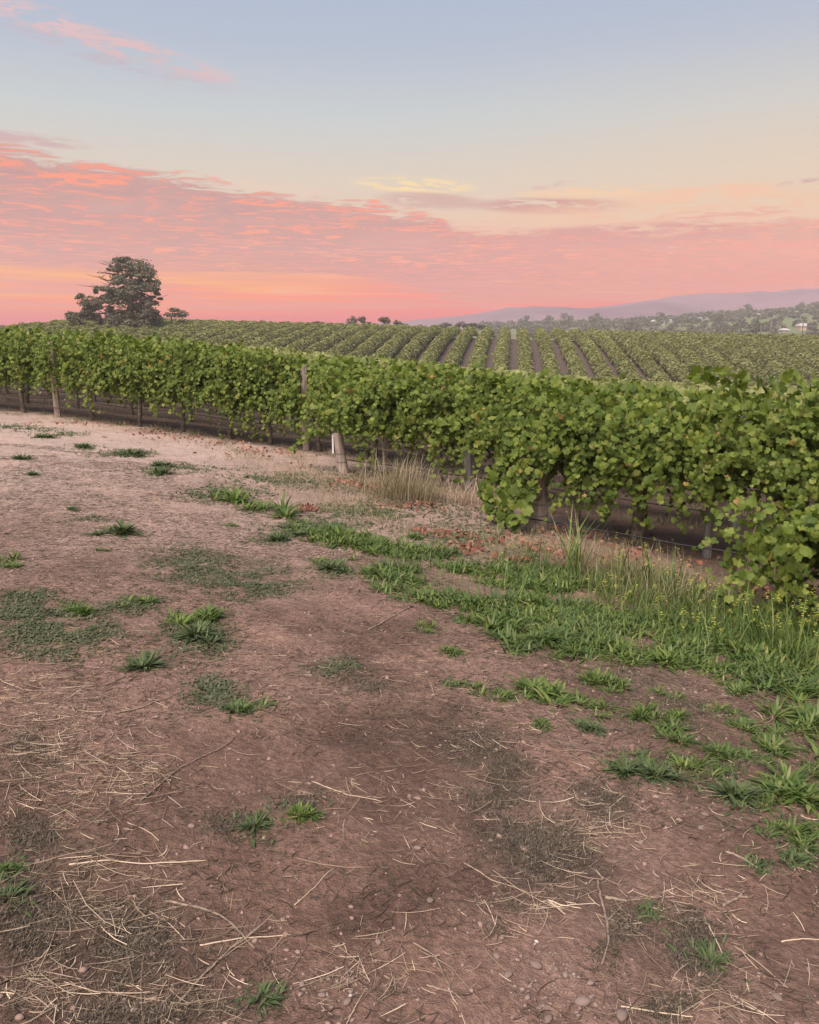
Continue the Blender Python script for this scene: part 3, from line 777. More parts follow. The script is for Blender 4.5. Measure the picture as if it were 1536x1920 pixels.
# ================================================================== grass, weeds, straw
def blade_proto(n=4, w=.5, curve=.35, toothed=False):
    y = np.linspace(0, 1, n + 1); V = []; 
    for i, t in enumerate(y):
        ww = w * (math.sin(math.pi * min(.16 + t * .84, 1)) ** .7) * (1.35 if toothed and i % 2 else 1.0) + .0
        if i == n: V.append([0, 1 - curve * .35, -0 + curve * 1.0 * 0]); continue
        V.append([-ww / 2, t, 0]); V.append([ww / 2, t, 0])
    V = []
    for i, t in enumerate(y):
        ww = w * (math.sin(math.pi * min(.14 + t * .86, 1)) ** .7) * (.62 if toothed and i % 2 else 1.0)
        h = t - curve * .25 * t * t; dpt = curve * t * t          # rises, then arches over
        if i == n: V.append([0, dpt, h])
        else: V += [[-ww / 2, dpt, h], [ww / 2, dpt, h]]
    F = []
    for i in range(n - 1): a = 2 * i; F += [[a, a + 1, a + 3], [a, a + 3, a + 2]]
    a = 2 * (n - 1); F.append([a, a + 1, a + 2])
    return np.array(V, float), np.array(F)
BL_WIDE = [blade_proto(6, .15, .5, True), blade_proto(6, .19, .9, True), blade_proto(5, .13, .35, False)]
BL_THIN = [blade_proto(3, .024, .25), blade_proto(3, .022, .6), blade_proto(3, .022, .1)]
BL_FINE = [blade_proto(4, .010, .35), blade_proto(4, .009, .15), blade_proto(4, .010, .8)]
BL_THREAD = [blade_proto(2, .12, .6), blade_proto(2, .09, .9), blade_proto(2, .10, .2)]
BL_SHORT = [blade_proto(2, .22, .6), blade_proto(2, .28, .9)]

def blades(protos, XY, Z, L, tilt, r):
    """blades standing on the ground, leaning outward by tilt radians"""
    n = len(XY); a = r.uniform(0, 2 * math.pi, n)
    D = np.stack([np.cos(a), np.sin(a), 0 * a], -1)                   # lean direction
    Zv = np.stack([D[:, 0] * np.sin(tilt), D[:, 1] * np.sin(tilt), np.cos(tilt)], -1)
    Yv = np.stack([D[:, 0] * np.cos(tilt), D[:, 1] * np.cos(tilt), -np.sin(tilt)], -1)
    R = np.stack([np.cross(Yv, Zv), Yv, Zv], -1)
    return multi(protos, np.column_stack([XY, Z]), R, L)

def poly(px): return np.array([gp(a, b) for a, b in px])
def inpoly(pg, P):
    x, y = P[:, 0], P[:, 1]; c = np.zeros(len(P), bool); n = len(pg); j = n - 1
    for i in range(n):
        xi, yi = pg[i]; xj, yj = pg[j]
        k = ((yi > y) != (yj > y)) & (x < (xj - xi) * (y - yi) / (yj - yi + 1e-12) + xi); c ^= k; j = i
    return c
def fill(pg, dens, r, thr=None, sc=2.0, seed=0, jit=0.0):
    lo, hi = pg.min(0), pg.max(0); n = int((hi - lo).prod() * dens)
    P = r.uniform(lo, hi, (n, 2)); P = P[inpoly(pg, P)]; P = P + r.normal(0, 1, P.shape) * jit
    if thr is not None:
        v = fbm(P[:, 0] * sc, P[:, 1] * sc, 3, 90 + seed); P = P[r.random(len(P)) < sm(v, thr - .08, thr + .08)]
    return P

r = np.random.default_rng(41)
# -- lush bank of broad-leaved weeds along the foot of the rows: many rosettes grown together
bank = poly([(590, 996), (690, 1012), (820, 1040), (950, 1062), (1100, 1085), (1250, 1120), (1400, 1150), (1560, 1190), (1560, 1320), (1430, 1290), (1330, 1262), (1240, 1232),
             (1130, 1238), (1010, 1215), (900, 1165), (800, 1130), (740, 1100), (690, 1062), (640, 1035)])
def rosettes(C, nb, spread, L, mats, name, protos=BL_WIDE, tl=(.15, 1.15)):
    XY = np.repeat(C, nb, 0); n = len(XY); XY = XY + r.normal(0, spread, (n, 2))
    LL = L * r.uniform(.55, 1.15, n) * np.repeat(r.uniform(.7, 1.25, len(C)), nb)
    return blades(protos, XY, HD(XY[:, 0], XY[:, 1]) - .01, LL, r.uniform(tl[0], tl[1], n), r).build(name, mats)
C = fill(bank, 120, r, .40, 1.9, 1, .12)
o2 = rosettes(C[::4] + .05, 45, .06, .10, M['weed_dark'], 'green_weeds'); tag(o2, 'duller green weeds mixed into the lush bank', 'weeds', None, 'stuff')
o = rosettes(C, 50, .052, .098, M['weed'], 'green_weeds'); tag(o, 'lush bright green broad-leaved weeds along the foot of the rows', 'weeds', None, 'stuff')
C2 = fill(bank, 250, r, None, 2, 0, .15)
tg = blades(BL_THIN, C2, HD(C2[:, 0], C2[:, 1]) - .01, r.uniform(.08, .24, len(C2)), r.uniform(0, .5, len(C2)), r).build('green_grass', M['weed'])
tag(tg, 'thin green grass mixed into the weed bank', 'grass', None, 'stuff')
# -- tall dense grass at the right under the vines
tall = poly([(1010, 1062), (1180, 1070), (1300, 1095), (1420, 1140), (1560, 1170), (1560, 1265), (1400, 1205), (1240, 1165), (1120, 1120)])
C3 = fill(tall, 1500, r, .42, 1.8, 4, .12)
tg = blades(BL_THIN, C3, HD(C3[:, 0], C3[:, 1]) - .01, r.uniform(.06, .24, len(C3)), r.uniform(0, .5, len(C3)), r).build('tall_grass', M['weed'])
tag(tg, 'tall green grass below the right-hand row', 'grass', None, 'stuff')
C3 = fill(tall, 900, r, .45, 1.6, 6, .10) + np.array([0.0, .12])
tg = blades(BL_FINE, C3, HD(C3[:, 0], C3[:, 1]) - .01, r.uniform(.12, .38, len(C3)), r.uniform(0, .7, len(C3)), r).build('dry_grass', M['dry'])
tag(tg, 'dry seeding stalks along the top of the green grass', 'grass', None, 'stuff')
# -- dry grass strip between weeds and rows
dryp = poly([(430, 835), (640, 893), (780, 905), (905, 960), (1000, 1000), (1130, 1045), (1300, 1085), (1390, 1120), (1300, 1120), (1150, 1085), (1020, 1062), (850, 1025), (720, 1000), (600, 960), (480, 890)])
C4 = fill(dryp, 1500, r, .44, 1.5, 5, .22)
tg = blades(BL_THIN, C4, HD(C4[:, 0], C4[:, 1]) - .01, r.uniform(.03, .17, len(C4)), r.uniform(.1, 1.35, len(C4)), r).build('dry_grass', M['dry'])
tag(tg, 'sparse dry straw-coloured grass between the weeds and the vines', 'grass', None, 'stuff')
C4 = fill(dryp, 1500, r, .44, 1.3, 8, .3)
tg = blades(BL_SHORT, C4, HD(C4[:, 0], C4[:, 1]) - .005, r.uniform(.03, .075, len(C4)), r.uniform(.3, 1.3, len(C4)), r).build('creeping_weeds', M['mat_weed'])
tag(tg, 'grey-green creeping weeds on the verge by the row ends', 'weeds', None, 'stuff')

# -- rough growth and litter at the feet of the front rows
def feet(off, s0, s1, wid, n, shift=0.0):
    P = rowp(off, 0)[None] + U[None] * r.uniform(s0, s1, n)[:, None] + NRM[None] * r.normal(shift, wid, n)[:, None]
    v = fbm(P[:, 0] * 2.4, P[:, 1] * 2.4, 3, 61); return P[r.random(n) < sm(v, .40, .60)]
Pf = np.concatenate([feet(11.95, -20, 1, .28, 9000, -.1), feet(10.15, -5.2, 3, .3, 3500, -.1), feet(8.3, -2.2, 4, .3, 3000, -.1), feet(13.9, -20, 4, .4, 4000)])
tg = blades(BL_THIN, Pf, HD(Pf[:, 0], Pf[:, 1]) - .01, r.uniform(.04, .20, len(Pf)), r.uniform(.1, 1.2, len(Pf)), r).build('dry_grass', M['dry'])
tag(tg, 'dry grass and trash at the feet of the front vine rows', 'grass', None, 'stuff')
Pf = np.concatenate([feet(11.95, -20, 1, .35, 5000, -.1), feet(10.15, -5.2, 3, .3, 2000, -.1), feet(8.3, -2.2, 4, .3, 2000, .1)])
tg = blades(BL_SHORT, Pf + .03, HD(Pf[:, 0], Pf[:, 1]) - .01, r.uniform(.03, .09, len(Pf)), r.uniform(.1, 1.2, len(Pf)), r).build('low_green_weeds', M['weed_dark'])
tag(tg, 'dull green weeds at the feet of the front vine rows', 'weeds', None, 'stuff')

# -- tall clumps one can tell apart
def clump(name, px, py, rad, n, L, m, label, cat, protos=BL_FINE, tl=(0, .5), grp=None, flowers=0):
    c = gp(px, py); z = float(HD(c[0], c[1])); n = int(n * 1.7); XY = r.normal(0, rad, (n, 2))
    LL = L * r.uniform(.45, 1.1, n); tilt = r.uniform(tl[0], tl[1], n)
    Zg = HD(c[0] + XY[:, 0], c[1] + XY[:, 1]) - z - .01
    if flowers:
        root = empty(name, (c[0], c[1], z), label, cat, grp)
        blades(protos, XY, Zg, LL, tilt, r).build('stems', m, root)
        tips = XY[:flowers] + r.normal(0, .03, (flowers, 2)); 
        b = MB()
        for (fx, fy), l in zip(tips, LL[:flowers]):
            for q in range(4): b.add(LEAF_MID[0][0] * .018 + np.array([fx + r.normal(0, .008), fy + r.normal(0, .008), l * .85 + r.normal(0, .012)]), LEAF_MID[0][1])
        fo = b.build('flowers', M['yellow'], root); fo['kind'] = 'stuff'
    else:
        o = blades(protos, XY, Zg, LL, tilt, r).build(name, m, None, loc=(c[0], c[1], z)); tag(o, label, cat, grp)
clump('dry_grass_clump', 745, 935, .16, 260, .62, M['dry'], 'tall feathery pale grass clump in front of the middle row', 'grass clump')
clump('dry_grass_clump', 800, 940, .13, 150, .45, M['dry'], 'shorter pale grass clump beside the tall feathery one', 'grass clump')
clump('dead_weed', 880, 945, .17, 260, .40, M['redleaf'] if False else M['straw'], 'pinkish brown dead weed left of the low vine bush', 'weed')
clump('dry_grass_clump', 1085, 1070, .10, 70, .62, M['dry'], 'leaning pale grass clump with long stems under the right-hand row', 'grass clump', tl=(.2, .9))
clump('dry_grass_clump', 1165, 1085, .09, 60, .40, M['dry'], 'small pale grass clump between the weeds and the bare trunk', 'grass clump')
clump('dry_grass_clump', 300, 835, .16, 60, .12, M['dry'], 'low dry grass clump by the orange fallen leaves', 'grass clump')
clump('dry_grass_clump', 560, 860, .13, 130, .22, M['dry'], 'dry grass clump at the foot of the tall pinkish post', 'grass clump')
FW_ = [(1010, 1060, .35), (1075, 1085, .62), (1150, 1090, .42), (1210, 1105, .50), (1245, 1120, .44), (1300, 1150, .40), (1130, 1130, .3), (1370, 1180, .38), (1420, 1210, .4), (1470, 1230, .42),
                               (1510, 1250, .45), (1345, 1215, .3), (1260, 1190, .3), (1190, 1160, .3), (960, 1060, .25), (1530, 1200, .4)]
for i, (x, y, h) in enumerate(FW_):
    clump('flowering_weed', x, y, .075, 16, h, M['weed'], 'slender yellow-flowering weed below the right-hand row, %s from the left' % ordn(sorted(FW_).index((x, y, h))), 'weed', BL_THIN, (0, .45), 'yellow-flowering weeds', 9)
# loose yellow flowers in the grass
C5 = fill(tall, 34, r); b = MB()
for p_ in C5:
    z = float(HD(p_[0], p_[1])) + r.uniform(.14, .36)
    for q in range(3): b.add(LEAF_MID[0][0] * r.uniform(.008, .015) + np.array([p_[0] + r.normal(0, .01), p_[1] + r.normal(0, .01), z + r.normal(0, .01)]), LEAF_MID[0][1])
tag(b.build('yellow_flowers', M['yellow']), 'tiny yellow flower heads scattered through the tall grass', 'flowers', None, 'stuff')

# -- separate weed plants on the dirt
protos_w = []
for i in range(6):
    rr = np.random.default_rng(60 + i); n = 210 + 20 * i
    sub = rr.normal(0, .30, (5, 2)); pk = rr.integers(0, 5, n); dl = rr.normal(0, .13, (n, 2)); XY = sub[pk] + dl; a = np.arctan2(dl[:, 1], dl[:, 0]) + rr.normal(0, .5, n); 
    D = np.stack([np.cos(a), np.sin(a), 0 * a], -1); tilt = np.clip(np.hypot(dl[:, 0], dl[:, 1]) * 4.0 + rr.normal(0, .3, n), .05, 1.35)
    Zv = np.stack([D[:, 0] * np.sin(tilt), D[:, 1] * np.sin(tilt), np.cos(tilt)], -1); Yv = np.stack([D[:, 0] * np.cos(tilt), D[:, 1] * np.cos(tilt), -np.sin(tilt)], -1)
    R = np.stack([np.cross(Yv, Zv), Yv, Zv], -1)
    bb = multi(BL_WIDE, np.column_stack([XY, 0 * a]), R, rr.uniform(.22, .70, n) * rr.uniform(.7, 1.2, 5)[pk]); V = np.concatenate(bb.V)
    oo = bb.build('weed', M['weed'] if i < 4 else M['weed_dark']); protos_w.append(oo.data); bpy.data.objects.remove(oo)
WEEDS = [(435, 935, 30, 0), (495, 958, 34, 1), (225, 1000, 24, 4), (180, 1003, 12, 4), (575, 1000, 22, 1), (612, 1016, 26, 0), (560, 978, 14, 1), (20, 1056, 26, 1), (190, 1036, 10, 0), (360, 1165, 34, 0), (405, 1155, 30, 2),
         (370, 1200, 34, 4), (470, 1332, 26, 0), (440, 1338, 20, 4), (272, 1248, 30, 4), (800, 1182, 18, 1), (845, 1226, 15, 2), (925, 1302, 27, 1), (1000, 1300, 30, 0), (1045, 1315, 36, 3), (1105, 1330, 32, 0), (1115, 1272, 30, 2),
         (1150, 1285, 18, 1), (1190, 1345, 20, 2), (1250, 1345, 26, 1), (1250, 1375, 22, 3), (1250, 1302, 18, 0), (1165, 1442, 28, 4), (1240, 1460, 30, 4), (1200, 1420, 14, 1), (1265, 1418, 14, 1), (1310, 1448, 26, 0), (1340, 1410, 20, 2),
         (1380, 1420, 22, 1), (1360, 1448, 16, 0), (1430, 1432, 15, 2), (1375, 1500, 28, 4), (1420, 1505, 28, 1), (1470, 1490, 34, 0), (1510, 1520, 36, 2), (1460, 1570, 30, 1), (1510, 1575, 34, 3), (1420, 1625, 16, 4),
         (1340, 1335, 18, 1), (1375, 1285, 15, 0), (1400, 1300, 20, 2), (1400, 1365, 26, 2), (1440, 1385, 28, 0), (1480, 1360, 34, 3), (1520, 1390, 32, 1), (1470, 1410, 26, 2), (1500, 1330, 30, 0), (935, 1185, 32, 0), (945, 1160, 24, 1),
         (1030, 1212, 28, 2), (1075, 1215, 24, 3), (1225, 1240, 26, 2), (1265, 1250, 18, 0), (1190, 1245, 16, 1), (45, 862, 14, 4), (60, 890, 12, 4), (80, 820, 14, 5), (155, 840, 13, 5), (245, 855, 16, 4), (295, 890, 16, 4), (300, 875, 12, 5),
         (560, 1530, 26, 2), (480, 1550, 24, 4), (1325, 1800, 26, 4), (10, 1640, 24, 2), (20, 1680, 30, 4), (500, 1875, 16, 4), (770, 1010, 14, 2), (240, 1135, 18, 1), (150, 1150, 22, 2), (130, 1130, 14, 1), (270, 1130, 14, 2),
         (770, 1098, 26, 3), (820, 1130, 22, 1), (625, 1070, 22, 4), (700, 1030, 24, 0), (660, 1020, 26, 2), (1010, 1365, 15, 2), (850, 1285, 12, 1), (745, 1127, 12, 0), (870, 1165, 18, 1), (430, 985, 10, 1), (135, 955, 10, 4),
         (1215, 1720, 10, 4), (1100, 1370, 16, 5), (600, 1055, 14, 0), (520, 1010, 20, 4), (555, 1005, 14, 4), (735, 1085, 14, 1), (1530, 1450, 22, 3), (1530, 1600, 24, 1), (1490, 1620, 18, 4)]
places = {(470, 1332): 'lone dark green weed on bare dirt left of centre', (225, 1000): 'weed tuft alone on the pale track at upper left', (1165, 1442): 'dark green rosette, left of a pair on the dirt at right',
          (1240, 1460): 'dark green spiky rosette, right of a pair on the dirt at right', (272, 1248): 'low weed tuft on the edge of the straw at left', (845, 1226): 'small weed with a yellow flower on bare dirt near the middle',
          (925, 1302): 'round weed at the left end of the cluster on the dirt', (800, 1182): 'small round weed left of the weed bank', (435, 935): 'thick green tuft beside the track, left of its twin', (495, 958): 'thick green tuft beside the track, right of its twin',
          (1325, 1800): 'dark weed tuft among twigs near the bottom right', (1420, 1625): 'small weed tuft below the thick weeds at the right edge', (560, 1530): 'yellowish green tuft in bare dirt at lower centre',
          (20, 1056): 'green weed at the left picture edge on the track', (190, 1036): 'tiny bright weed on the pale dirt at left'}
ZONES = [('small far weed tuft on the pale track by the long row', lambda x, y: x < 400 and y < 910), ('weed tuft among the first clumps of the weed bank', lambda x, y: x >= 400 and y < 1045), ('weed on the trodden dirt at the left', lambda x, y: x < 650 and y < 1400),
         ('weed tuft in the foreground litter', lambda x, y: x < 900 and y >= 1400), ('weed along the lower edge of the weed bank', lambda x, y: y < 1255), ('leafy weed of the row of rosettes just below the bank', lambda x, y: y < 1395), ('weed of the lower right scattered patch', lambda x, y: True)]
for i, (x, y, rp, v) in enumerate(WEEDS):
    c = gp(x, y); c2 = gp(x + rp, y); rad = np.linalg.norm(c2 - c)
    o = bpy.data.objects.new('weed', protos_w[v]); COL.objects.link(o)
    o.location = (c[0], c[1], float(HD(c[0], c[1])) - .008); k = rad * 1.8; o.scale = (k * r.uniform(.8, 1.25), k * r.uniform(.8, 1.25), k * r.uniform(.7, 1.05)); o.rotation_euler = (0, 0, r.uniform(0, 6.28))
    zone = [n_ for n_, t_ in ZONES if t_(x, y)][0]; mem = sorted([(a_, b_) for a_, b_, _, _ in WEEDS if (a_, b_) not in places and [n_ for n_, t_ in ZONES if t_(a_, b_)][0] == zone])
    lab = places.get((x, y)) or ('%s, %s from the left' % (zone, ordn(mem.index((x, y))))) or ('small grey-green weed tuft on the dry dirt' if v >= 4 else ('bright green weed rosette in the scattered patch at the right' if x > 900 else 'bright green weed rosette on the dirt beside the track'))
    tag(o, lab, 'weed', 'weeds growing on the dirt')

# seedlings and dead bits fraying the edges of the weeds
Q = np.concatenate([gp(a_, b_) + r.normal(0, 1.15 * np.linalg.norm(gp(a_ + rp_, b_) - gp(a_, b_)), (90, 2)) for a_, b_, rp_, v_ in WEEDS])
o = blades(BL_SHORT + BL_WIDE, Q, HD(Q[:, 0], Q[:, 1]) - .003, r.uniform(.012, .05, len(Q)), r.uniform(.1, 1.3, len(Q)), r).build('seedlings', M['weed_dark']); tag(o, 'tiny green seedlings around the weeds on the dirt', 'weeds', None, 'stuff')
# -- creeping mats of grey-green weed, dead mats, straw
def ell(px, py, rx, ry, n, r, soft=True):
    c = gp(px, py); ax = gp(px + rx, py) - c; ay = gp(px, py - ry) - c
    q = r.normal(0, .48, (n, 2)); q = q[np.hypot(q[:, 0], q[:, 1]) < 1.5]
    return c + q[:, :1] * ax + q[:, 1:2] * ay
def mat_patch(lst, m, name, label, L=(.015, .045), protos=BL_SHORT):
    P = np.concatenate([ell(a, b, c, d, n, r) for a, b, c, d, n in lst])
    v = fbm(P[:, 0] * 7, P[:, 1] * 7, 3, 71); P = P[r.random(len(P)) < sm(v, .30, .55)]
    o = blades(protos, P, HD(P[:, 0], P[:, 1]) - .002, r.uniform(L[0], L[1], len(P)), r.uniform(.3, 1.4, len(P)), r).build(name, m)
    tag(o, label, 'weeds', None, 'stuff')
mat_patch([(360, 1060, 90, 34, 7000), (470, 1090, 90, 30, 7000), (70, 1160, 110, 38, 9000), (370, 1190, 60, 40, 3500), (240, 1130, 70, 20, 2500), (510, 1010, 60, 14, 1500), (50, 1115, 60, 16, 1500), (620, 1070, 50, 25, 1200),
           (630, 1255, 50, 20, 900), (400, 1300, 60, 30, 1500), (150, 1185, 110, 25, 2500), (100, 1220, 120, 25, 1500), (170, 975, 60, 10, 700), (170, 910, 40, 6, 500)], M['mat_weed'], 'creeping_weeds', 'matted low grey-green weeds spread flat over the dirt at left')
mat_patch([(20, 800, 40, 5, 500), (110, 815, 50, 6, 700), (160, 840, 30, 6, 300), (250, 850, 40, 8, 700), (60, 805, 60, 6, 900), (230, 850, 60, 8, 900), (330, 880, 90, 10, 1300), (420, 925, 90, 14, 1600), (600, 990, 90, 14, 1500), (520, 900, 120, 14, 1600), (700, 960, 120, 16, 1800), (880, 1010, 90, 14, 900)], M['weed_dark'], 'creeping_weeds', 'low green weeds dotted along the edge of the track by the row ends', (.035, .085))
mat_patch([(930, 1470, 80, 90, 7000), (1020, 1600, 100, 60, 7000), (1130, 1500, 80, 60, 3000), (880, 1370, 60, 50, 2200), (560, 1500, 50, 40, 1500), (440, 1550, 50, 25, 1500), (700, 1290, 60, 30, 1000), (1290, 1340, 60, 40, 1500), (1220, 1290, 70, 30, 1500),
           (1160, 1760, 60, 60, 2500), (1300, 1770, 60, 70, 3500), (1240, 1880, 60, 40, 2500), (230, 1780, 120, 80, 5000), (80, 1750, 90, 100, 4000), (60, 1400, 90, 60, 2500), (680, 1290, 40, 20, 700), (960, 1740, 50, 40, 1500), (260, 1900, 200, 40, 3000), (60, 1560, 60, 40, 2000)] * 2,
          M['debris'], 'dead_weeds', 'dark matted dead weeds on the dirt', (.008, .028), BL_THREAD)
mat_patch([(660, 1592, 34, 24, 900), (665, 1670, 34, 22, 900), (740, 1660, 26, 18, 300), (780, 1830, 22, 14, 250), (860, 1850, 24, 14, 250), (1330, 1810, 30, 30, 500), (1220, 1860, 36, 22, 700), (590, 1440, 30, 16, 300), (500, 1555, 40, 16, 600), (920, 1440, 20, 14, 200),
           (1310, 1770, 40, 30, 500), (230, 1760, 50, 30, 400), (1150, 1730, 30, 30, 400), (850, 1420, 30, 16, 200)],
          M['weed_dark'], 'low_round_weeds', 'low dark round-leaved weeds pressed flat in the foreground dirt', (.014, .03), [LEAF_MID[0], LEAF_MID[1]])

def sticks(P, L, rad, m, r, flat=.10, arch=.035):
    n = len(P); k = 4; a = r.normal(.25, .9, n) + (r.random(n) < .25) * r.uniform(0, 3.1, n)
    t = np.linspace(-.5, .5, k)
    D = np.stack([np.cos(a), np.sin(a)], -1); Q = np.stack([-D[:, 1], D[:, 0]], -1); cv_ = r.normal(0, arch, n)
    XY = P[:, None] + D[:, None] * (t[None, :, None] * L[:, None, None]) + Q[:, None] * ((cv_ * L)[:, None, None] * (4 * t * t)[None, :, None])
    Z = HD(XY[..., 0], XY[..., 1]); dz_ = r.normal(0, flat, n)[:, None] * t[None] * L[:, None]
    Z = Z * .35 + Z.max(1, keepdims=True) * .65 + np.abs(dz_) + rad[:, None] * 1.0
    C_ = np.concatenate([XY, Z[..., None]], -1)
    th = np.arange(3) / 3 * 2 * math.pi
    off = Q[:, None] * np.cos(th)[None, :, None]; off = np.concatenate([off, np.broadcast_to(np.sin(th)[None, :, None], (n, 3, 1))], -1)
    V = (C_[:, :, None] + off[:, None] * rad[:, None, None, None] * np.array([.8, 1, .9, .45])[None, :, None, None])
    idx = np.arange(n)[:, None, None] * (k * 3); i = np.arange(k - 1)[None, :, None] * 3; j = np.arange(3)[None, None]
    F = np.stack([idx + i + j, idx + i + (j + 1) % 3, idx + i + 3 + (j + 1) % 3, idx + i + 3 + j], -1).reshape(-1, 4)
    return V.reshape(-1, 3), F
# straw: dense drifts at left, thin elsewhere
P = [ell(a, b, c, d, n, r) for a, b, c, d, n in [(90, 1300, 150, 60, 420), (60, 1400, 140, 70, 430), (230, 1450, 110, 45, 330), (120, 1500, 140, 60, 230), (190, 1640, 180, 60, 170), (230, 1730, 190, 60, 220), (100, 1850, 150, 70, 180), (330, 1870, 150, 60, 150),
     (1000, 1700, 130, 60, 160), (1280, 1690, 140, 60, 150), (1100, 1560, 110, 70, 260), (960, 1340, 200, 120, 420), (620, 1280, 200, 90, 260), (1330, 1880, 150, 60, 110), (740, 1500, 200, 120, 240), (700, 1830, 250, 80, 160),
     (300, 1220, 260, 60, 260), (700, 960, 160, 50, 500), (560, 930, 250, 70, 500), (330, 960, 300, 60, 300), (880, 1090, 200, 60, 400)]]
P = np.concatenate(P); n = len(P)
L = np.clip(r.lognormal(math.log(.050), .6, n), .015, .30)
V, F = sticks(P, L, r.uniform(.0006, .0013, n), None, r)
tag(mk('straw', V, F, M['straw']), 'pale loose straw strewn over the dirt', 'straw', None, 'stuff')
# fine brown debris everywhere on the headland
head = poly([(-60, 830), (300, 850), (600, 960), (800, 1060), (1000, 1180), (1300, 1260), (1600, 1330), (1600, 1990), (-60, 1990)])
P = fill(head, 1300, r, .38, 1.4, 12); n = len(P)
V, F = sticks(P, np.clip(r.lognormal(math.log(.030), .55, n), .010, .14), r.uniform(.0007, .0016, n), None, r, .15, .12)
tag(mk('plant_debris', V, F, M['debris']), 'fine brown stalks and crumbs littering the dirt', 'debris', None, 'stuff')
P = fill(head, 170, r, .44, 1.1, 19); n = len(P)
V, F = sticks(P, np.clip(r.lognormal(math.log(.05), .5, n), .02, .2), r.uniform(.0008, .0018, n), None, r, .1, .1)
tag(mk('straw', V, F, M['straw']), 'single pale straws scattered across the bare dirt', 'straw', None, 'stuff')

# fallen red leaves along the row feet
P = np.concatenate([ell(a, b, c, d, n, r) for a, b, c, d, n in [(275, 812, 60, 7, 170), (420, 833, 60, 6, 80), (590, 878, 40, 8, 60), (660, 912, 60, 9, 160), (700, 918, 30, 6, 110), (570, 955, 40, 6, 60), (810, 1000, 60, 10, 60), (900, 1020, 90, 20, 260), (975, 1035, 60, 18, 170),
     (1040, 1040, 40, 10, 160), (1250, 1090, 80, 16, 90), (1380, 1110, 60, 16, 90), (1120, 1010, 90, 20, 110), (200, 795, 150, 6, 160), (1050, 1000, 60, 12, 80), (700, 890, 40, 6, 60), (1210, 1060, 120, 20, 140), (350, 822, 120, 8, 200), (480, 850, 90, 10, 160), (760, 950, 80, 14, 160), (1150, 1040, 120, 16, 200)]])
P = P[r.random(len(P)) < sm(fbm(P[:, 0] * 5, P[:, 1] * 5, 3, 55), .38, .64)]
n = len(P); Nn = r.normal(0, .6, (n, 3)) + np.array([0, -.2, 1.0])
b = multi(LEAF_MID, np.column_stack([P, HD(P[:, 0], P[:, 1]) + r.uniform(.01, .05, n)]), frames(Nn, r.normal(0, 1, (n, 3))), r.uniform(.03, .075, n))
tag(b.build('fallen_leaves', M['redleaf']), 'red and orange fallen vine leaves along the feet of the rows', 'leaves', None, 'stuff')

# ================================================================== stones and sticks
def ico(seed, sq=.65):
    rr = np.random.default_rng(seed); t = (1 + 5 ** .5) / 2
    V = np.array([[-1, t, 0], [1, t, 0], [-1, -t, 0], [1, -t, 0], [0, -1, t], [0, 1, t], [0, -1, -t], [0, 1, -t], [t, 0, -1], [t, 0, 1], [-t, 0, -1], [-t, 0, 1]], float)
    F = np.array([[0, 11, 5], [0, 5, 1], [0, 1, 7], [0, 7, 10], [0, 10, 11], [1, 5, 9], [5, 11, 4], [11, 10, 2], [10, 7, 6], [7, 1, 8], [3, 9, 4], [3, 4, 2], [3, 2, 6], [3, 6, 8], [3, 8, 9], [4, 9, 5], [2, 4, 11], [6, 2, 10], [8, 6, 7], [9, 8, 1]])
    V = V / np.linalg.norm(V[0]) * rr.uniform(.8, 1.15, (12, 1)); V *= np.array([1.25, .9, sq]); return V * .5, F
def subdiv(V, F):
    V = list(map(tuple, V)); c = {}; out = []
    def mid(a, b):
        k = (min(a, b), max(a, b))
        if k not in c: V.append(tuple((np.array(V[a]) + np.array(V[b])) / 2 * 1.05)); c[k] = len(V) - 1
        return c[k]
    for a, b, d in F:
        x, y, z = mid(a, b), mid(b, d), mid(d, a); out += [[a, x, z], [b, y, x], [d, z, y], [x, y, z]]
    return np.array(V), np.array(out)
ICO = [ico(i) for i in range(5)]
P = np.concatenate([fill(head, 170, r, .42, 1.2, 30), ell(1060, 1870, 120, 60, 240, r), ell(640, 1850, 120, 50, 100, r), ell(1030, 1810, 60, 40, 80, r)]); n = len(P)
Rz = frames(r.normal(0, .15, (n, 3)) + np.array([0, 0, 1.]), r.normal(0, 1, (n, 3)))
sz = np.clip(r.lognormal(math.log(.0052), .5, n), .0025, .018)
b = multi(ICO, np.column_stack([P, HD(P[:, 0], P[:, 1]) + sz * .1]), Rz, sz)
tag(b.build('gravel', M['stone'], None, True), 'small pebbles and grit in the dirt', 'gravel', None, 'stuff')
M['clod'] = mat('soil_clod', lambda g, o: bsdf(g, g.mix(g.noise(opos(g), 40, 4), (.17, .11, .085), (.34, .235, .19)), .95, .1))
P = np.concatenate([fill(head, 150, r, .46, 1.7, 44), fill(head, 60, r)]); n = len(P)
sz = np.clip(r.lognormal(math.log(.0085), .5, n), .004, .030)
b = multi(ICO, np.column_stack([P, HD(P[:, 0], P[:, 1]) + sz * .02]), frames(r.normal(0, .15, (n, 3)) + np.array([0, 0, 1.]), r.normal(0, 1, (n, 3))), sz)
tag(b.build('soil_clods', M['clod'], None, True), 'crumbs and clods of red-brown soil on the dirt', 'clods', None, 'stuff')
stone_me = []
for i in range(4):
    V, F = subdiv(*ICO[i]); oo = mk('stone', V, F, M['stone'], None, True); stone_me.append(oo.data); bpy.data.objects.remove(oo)
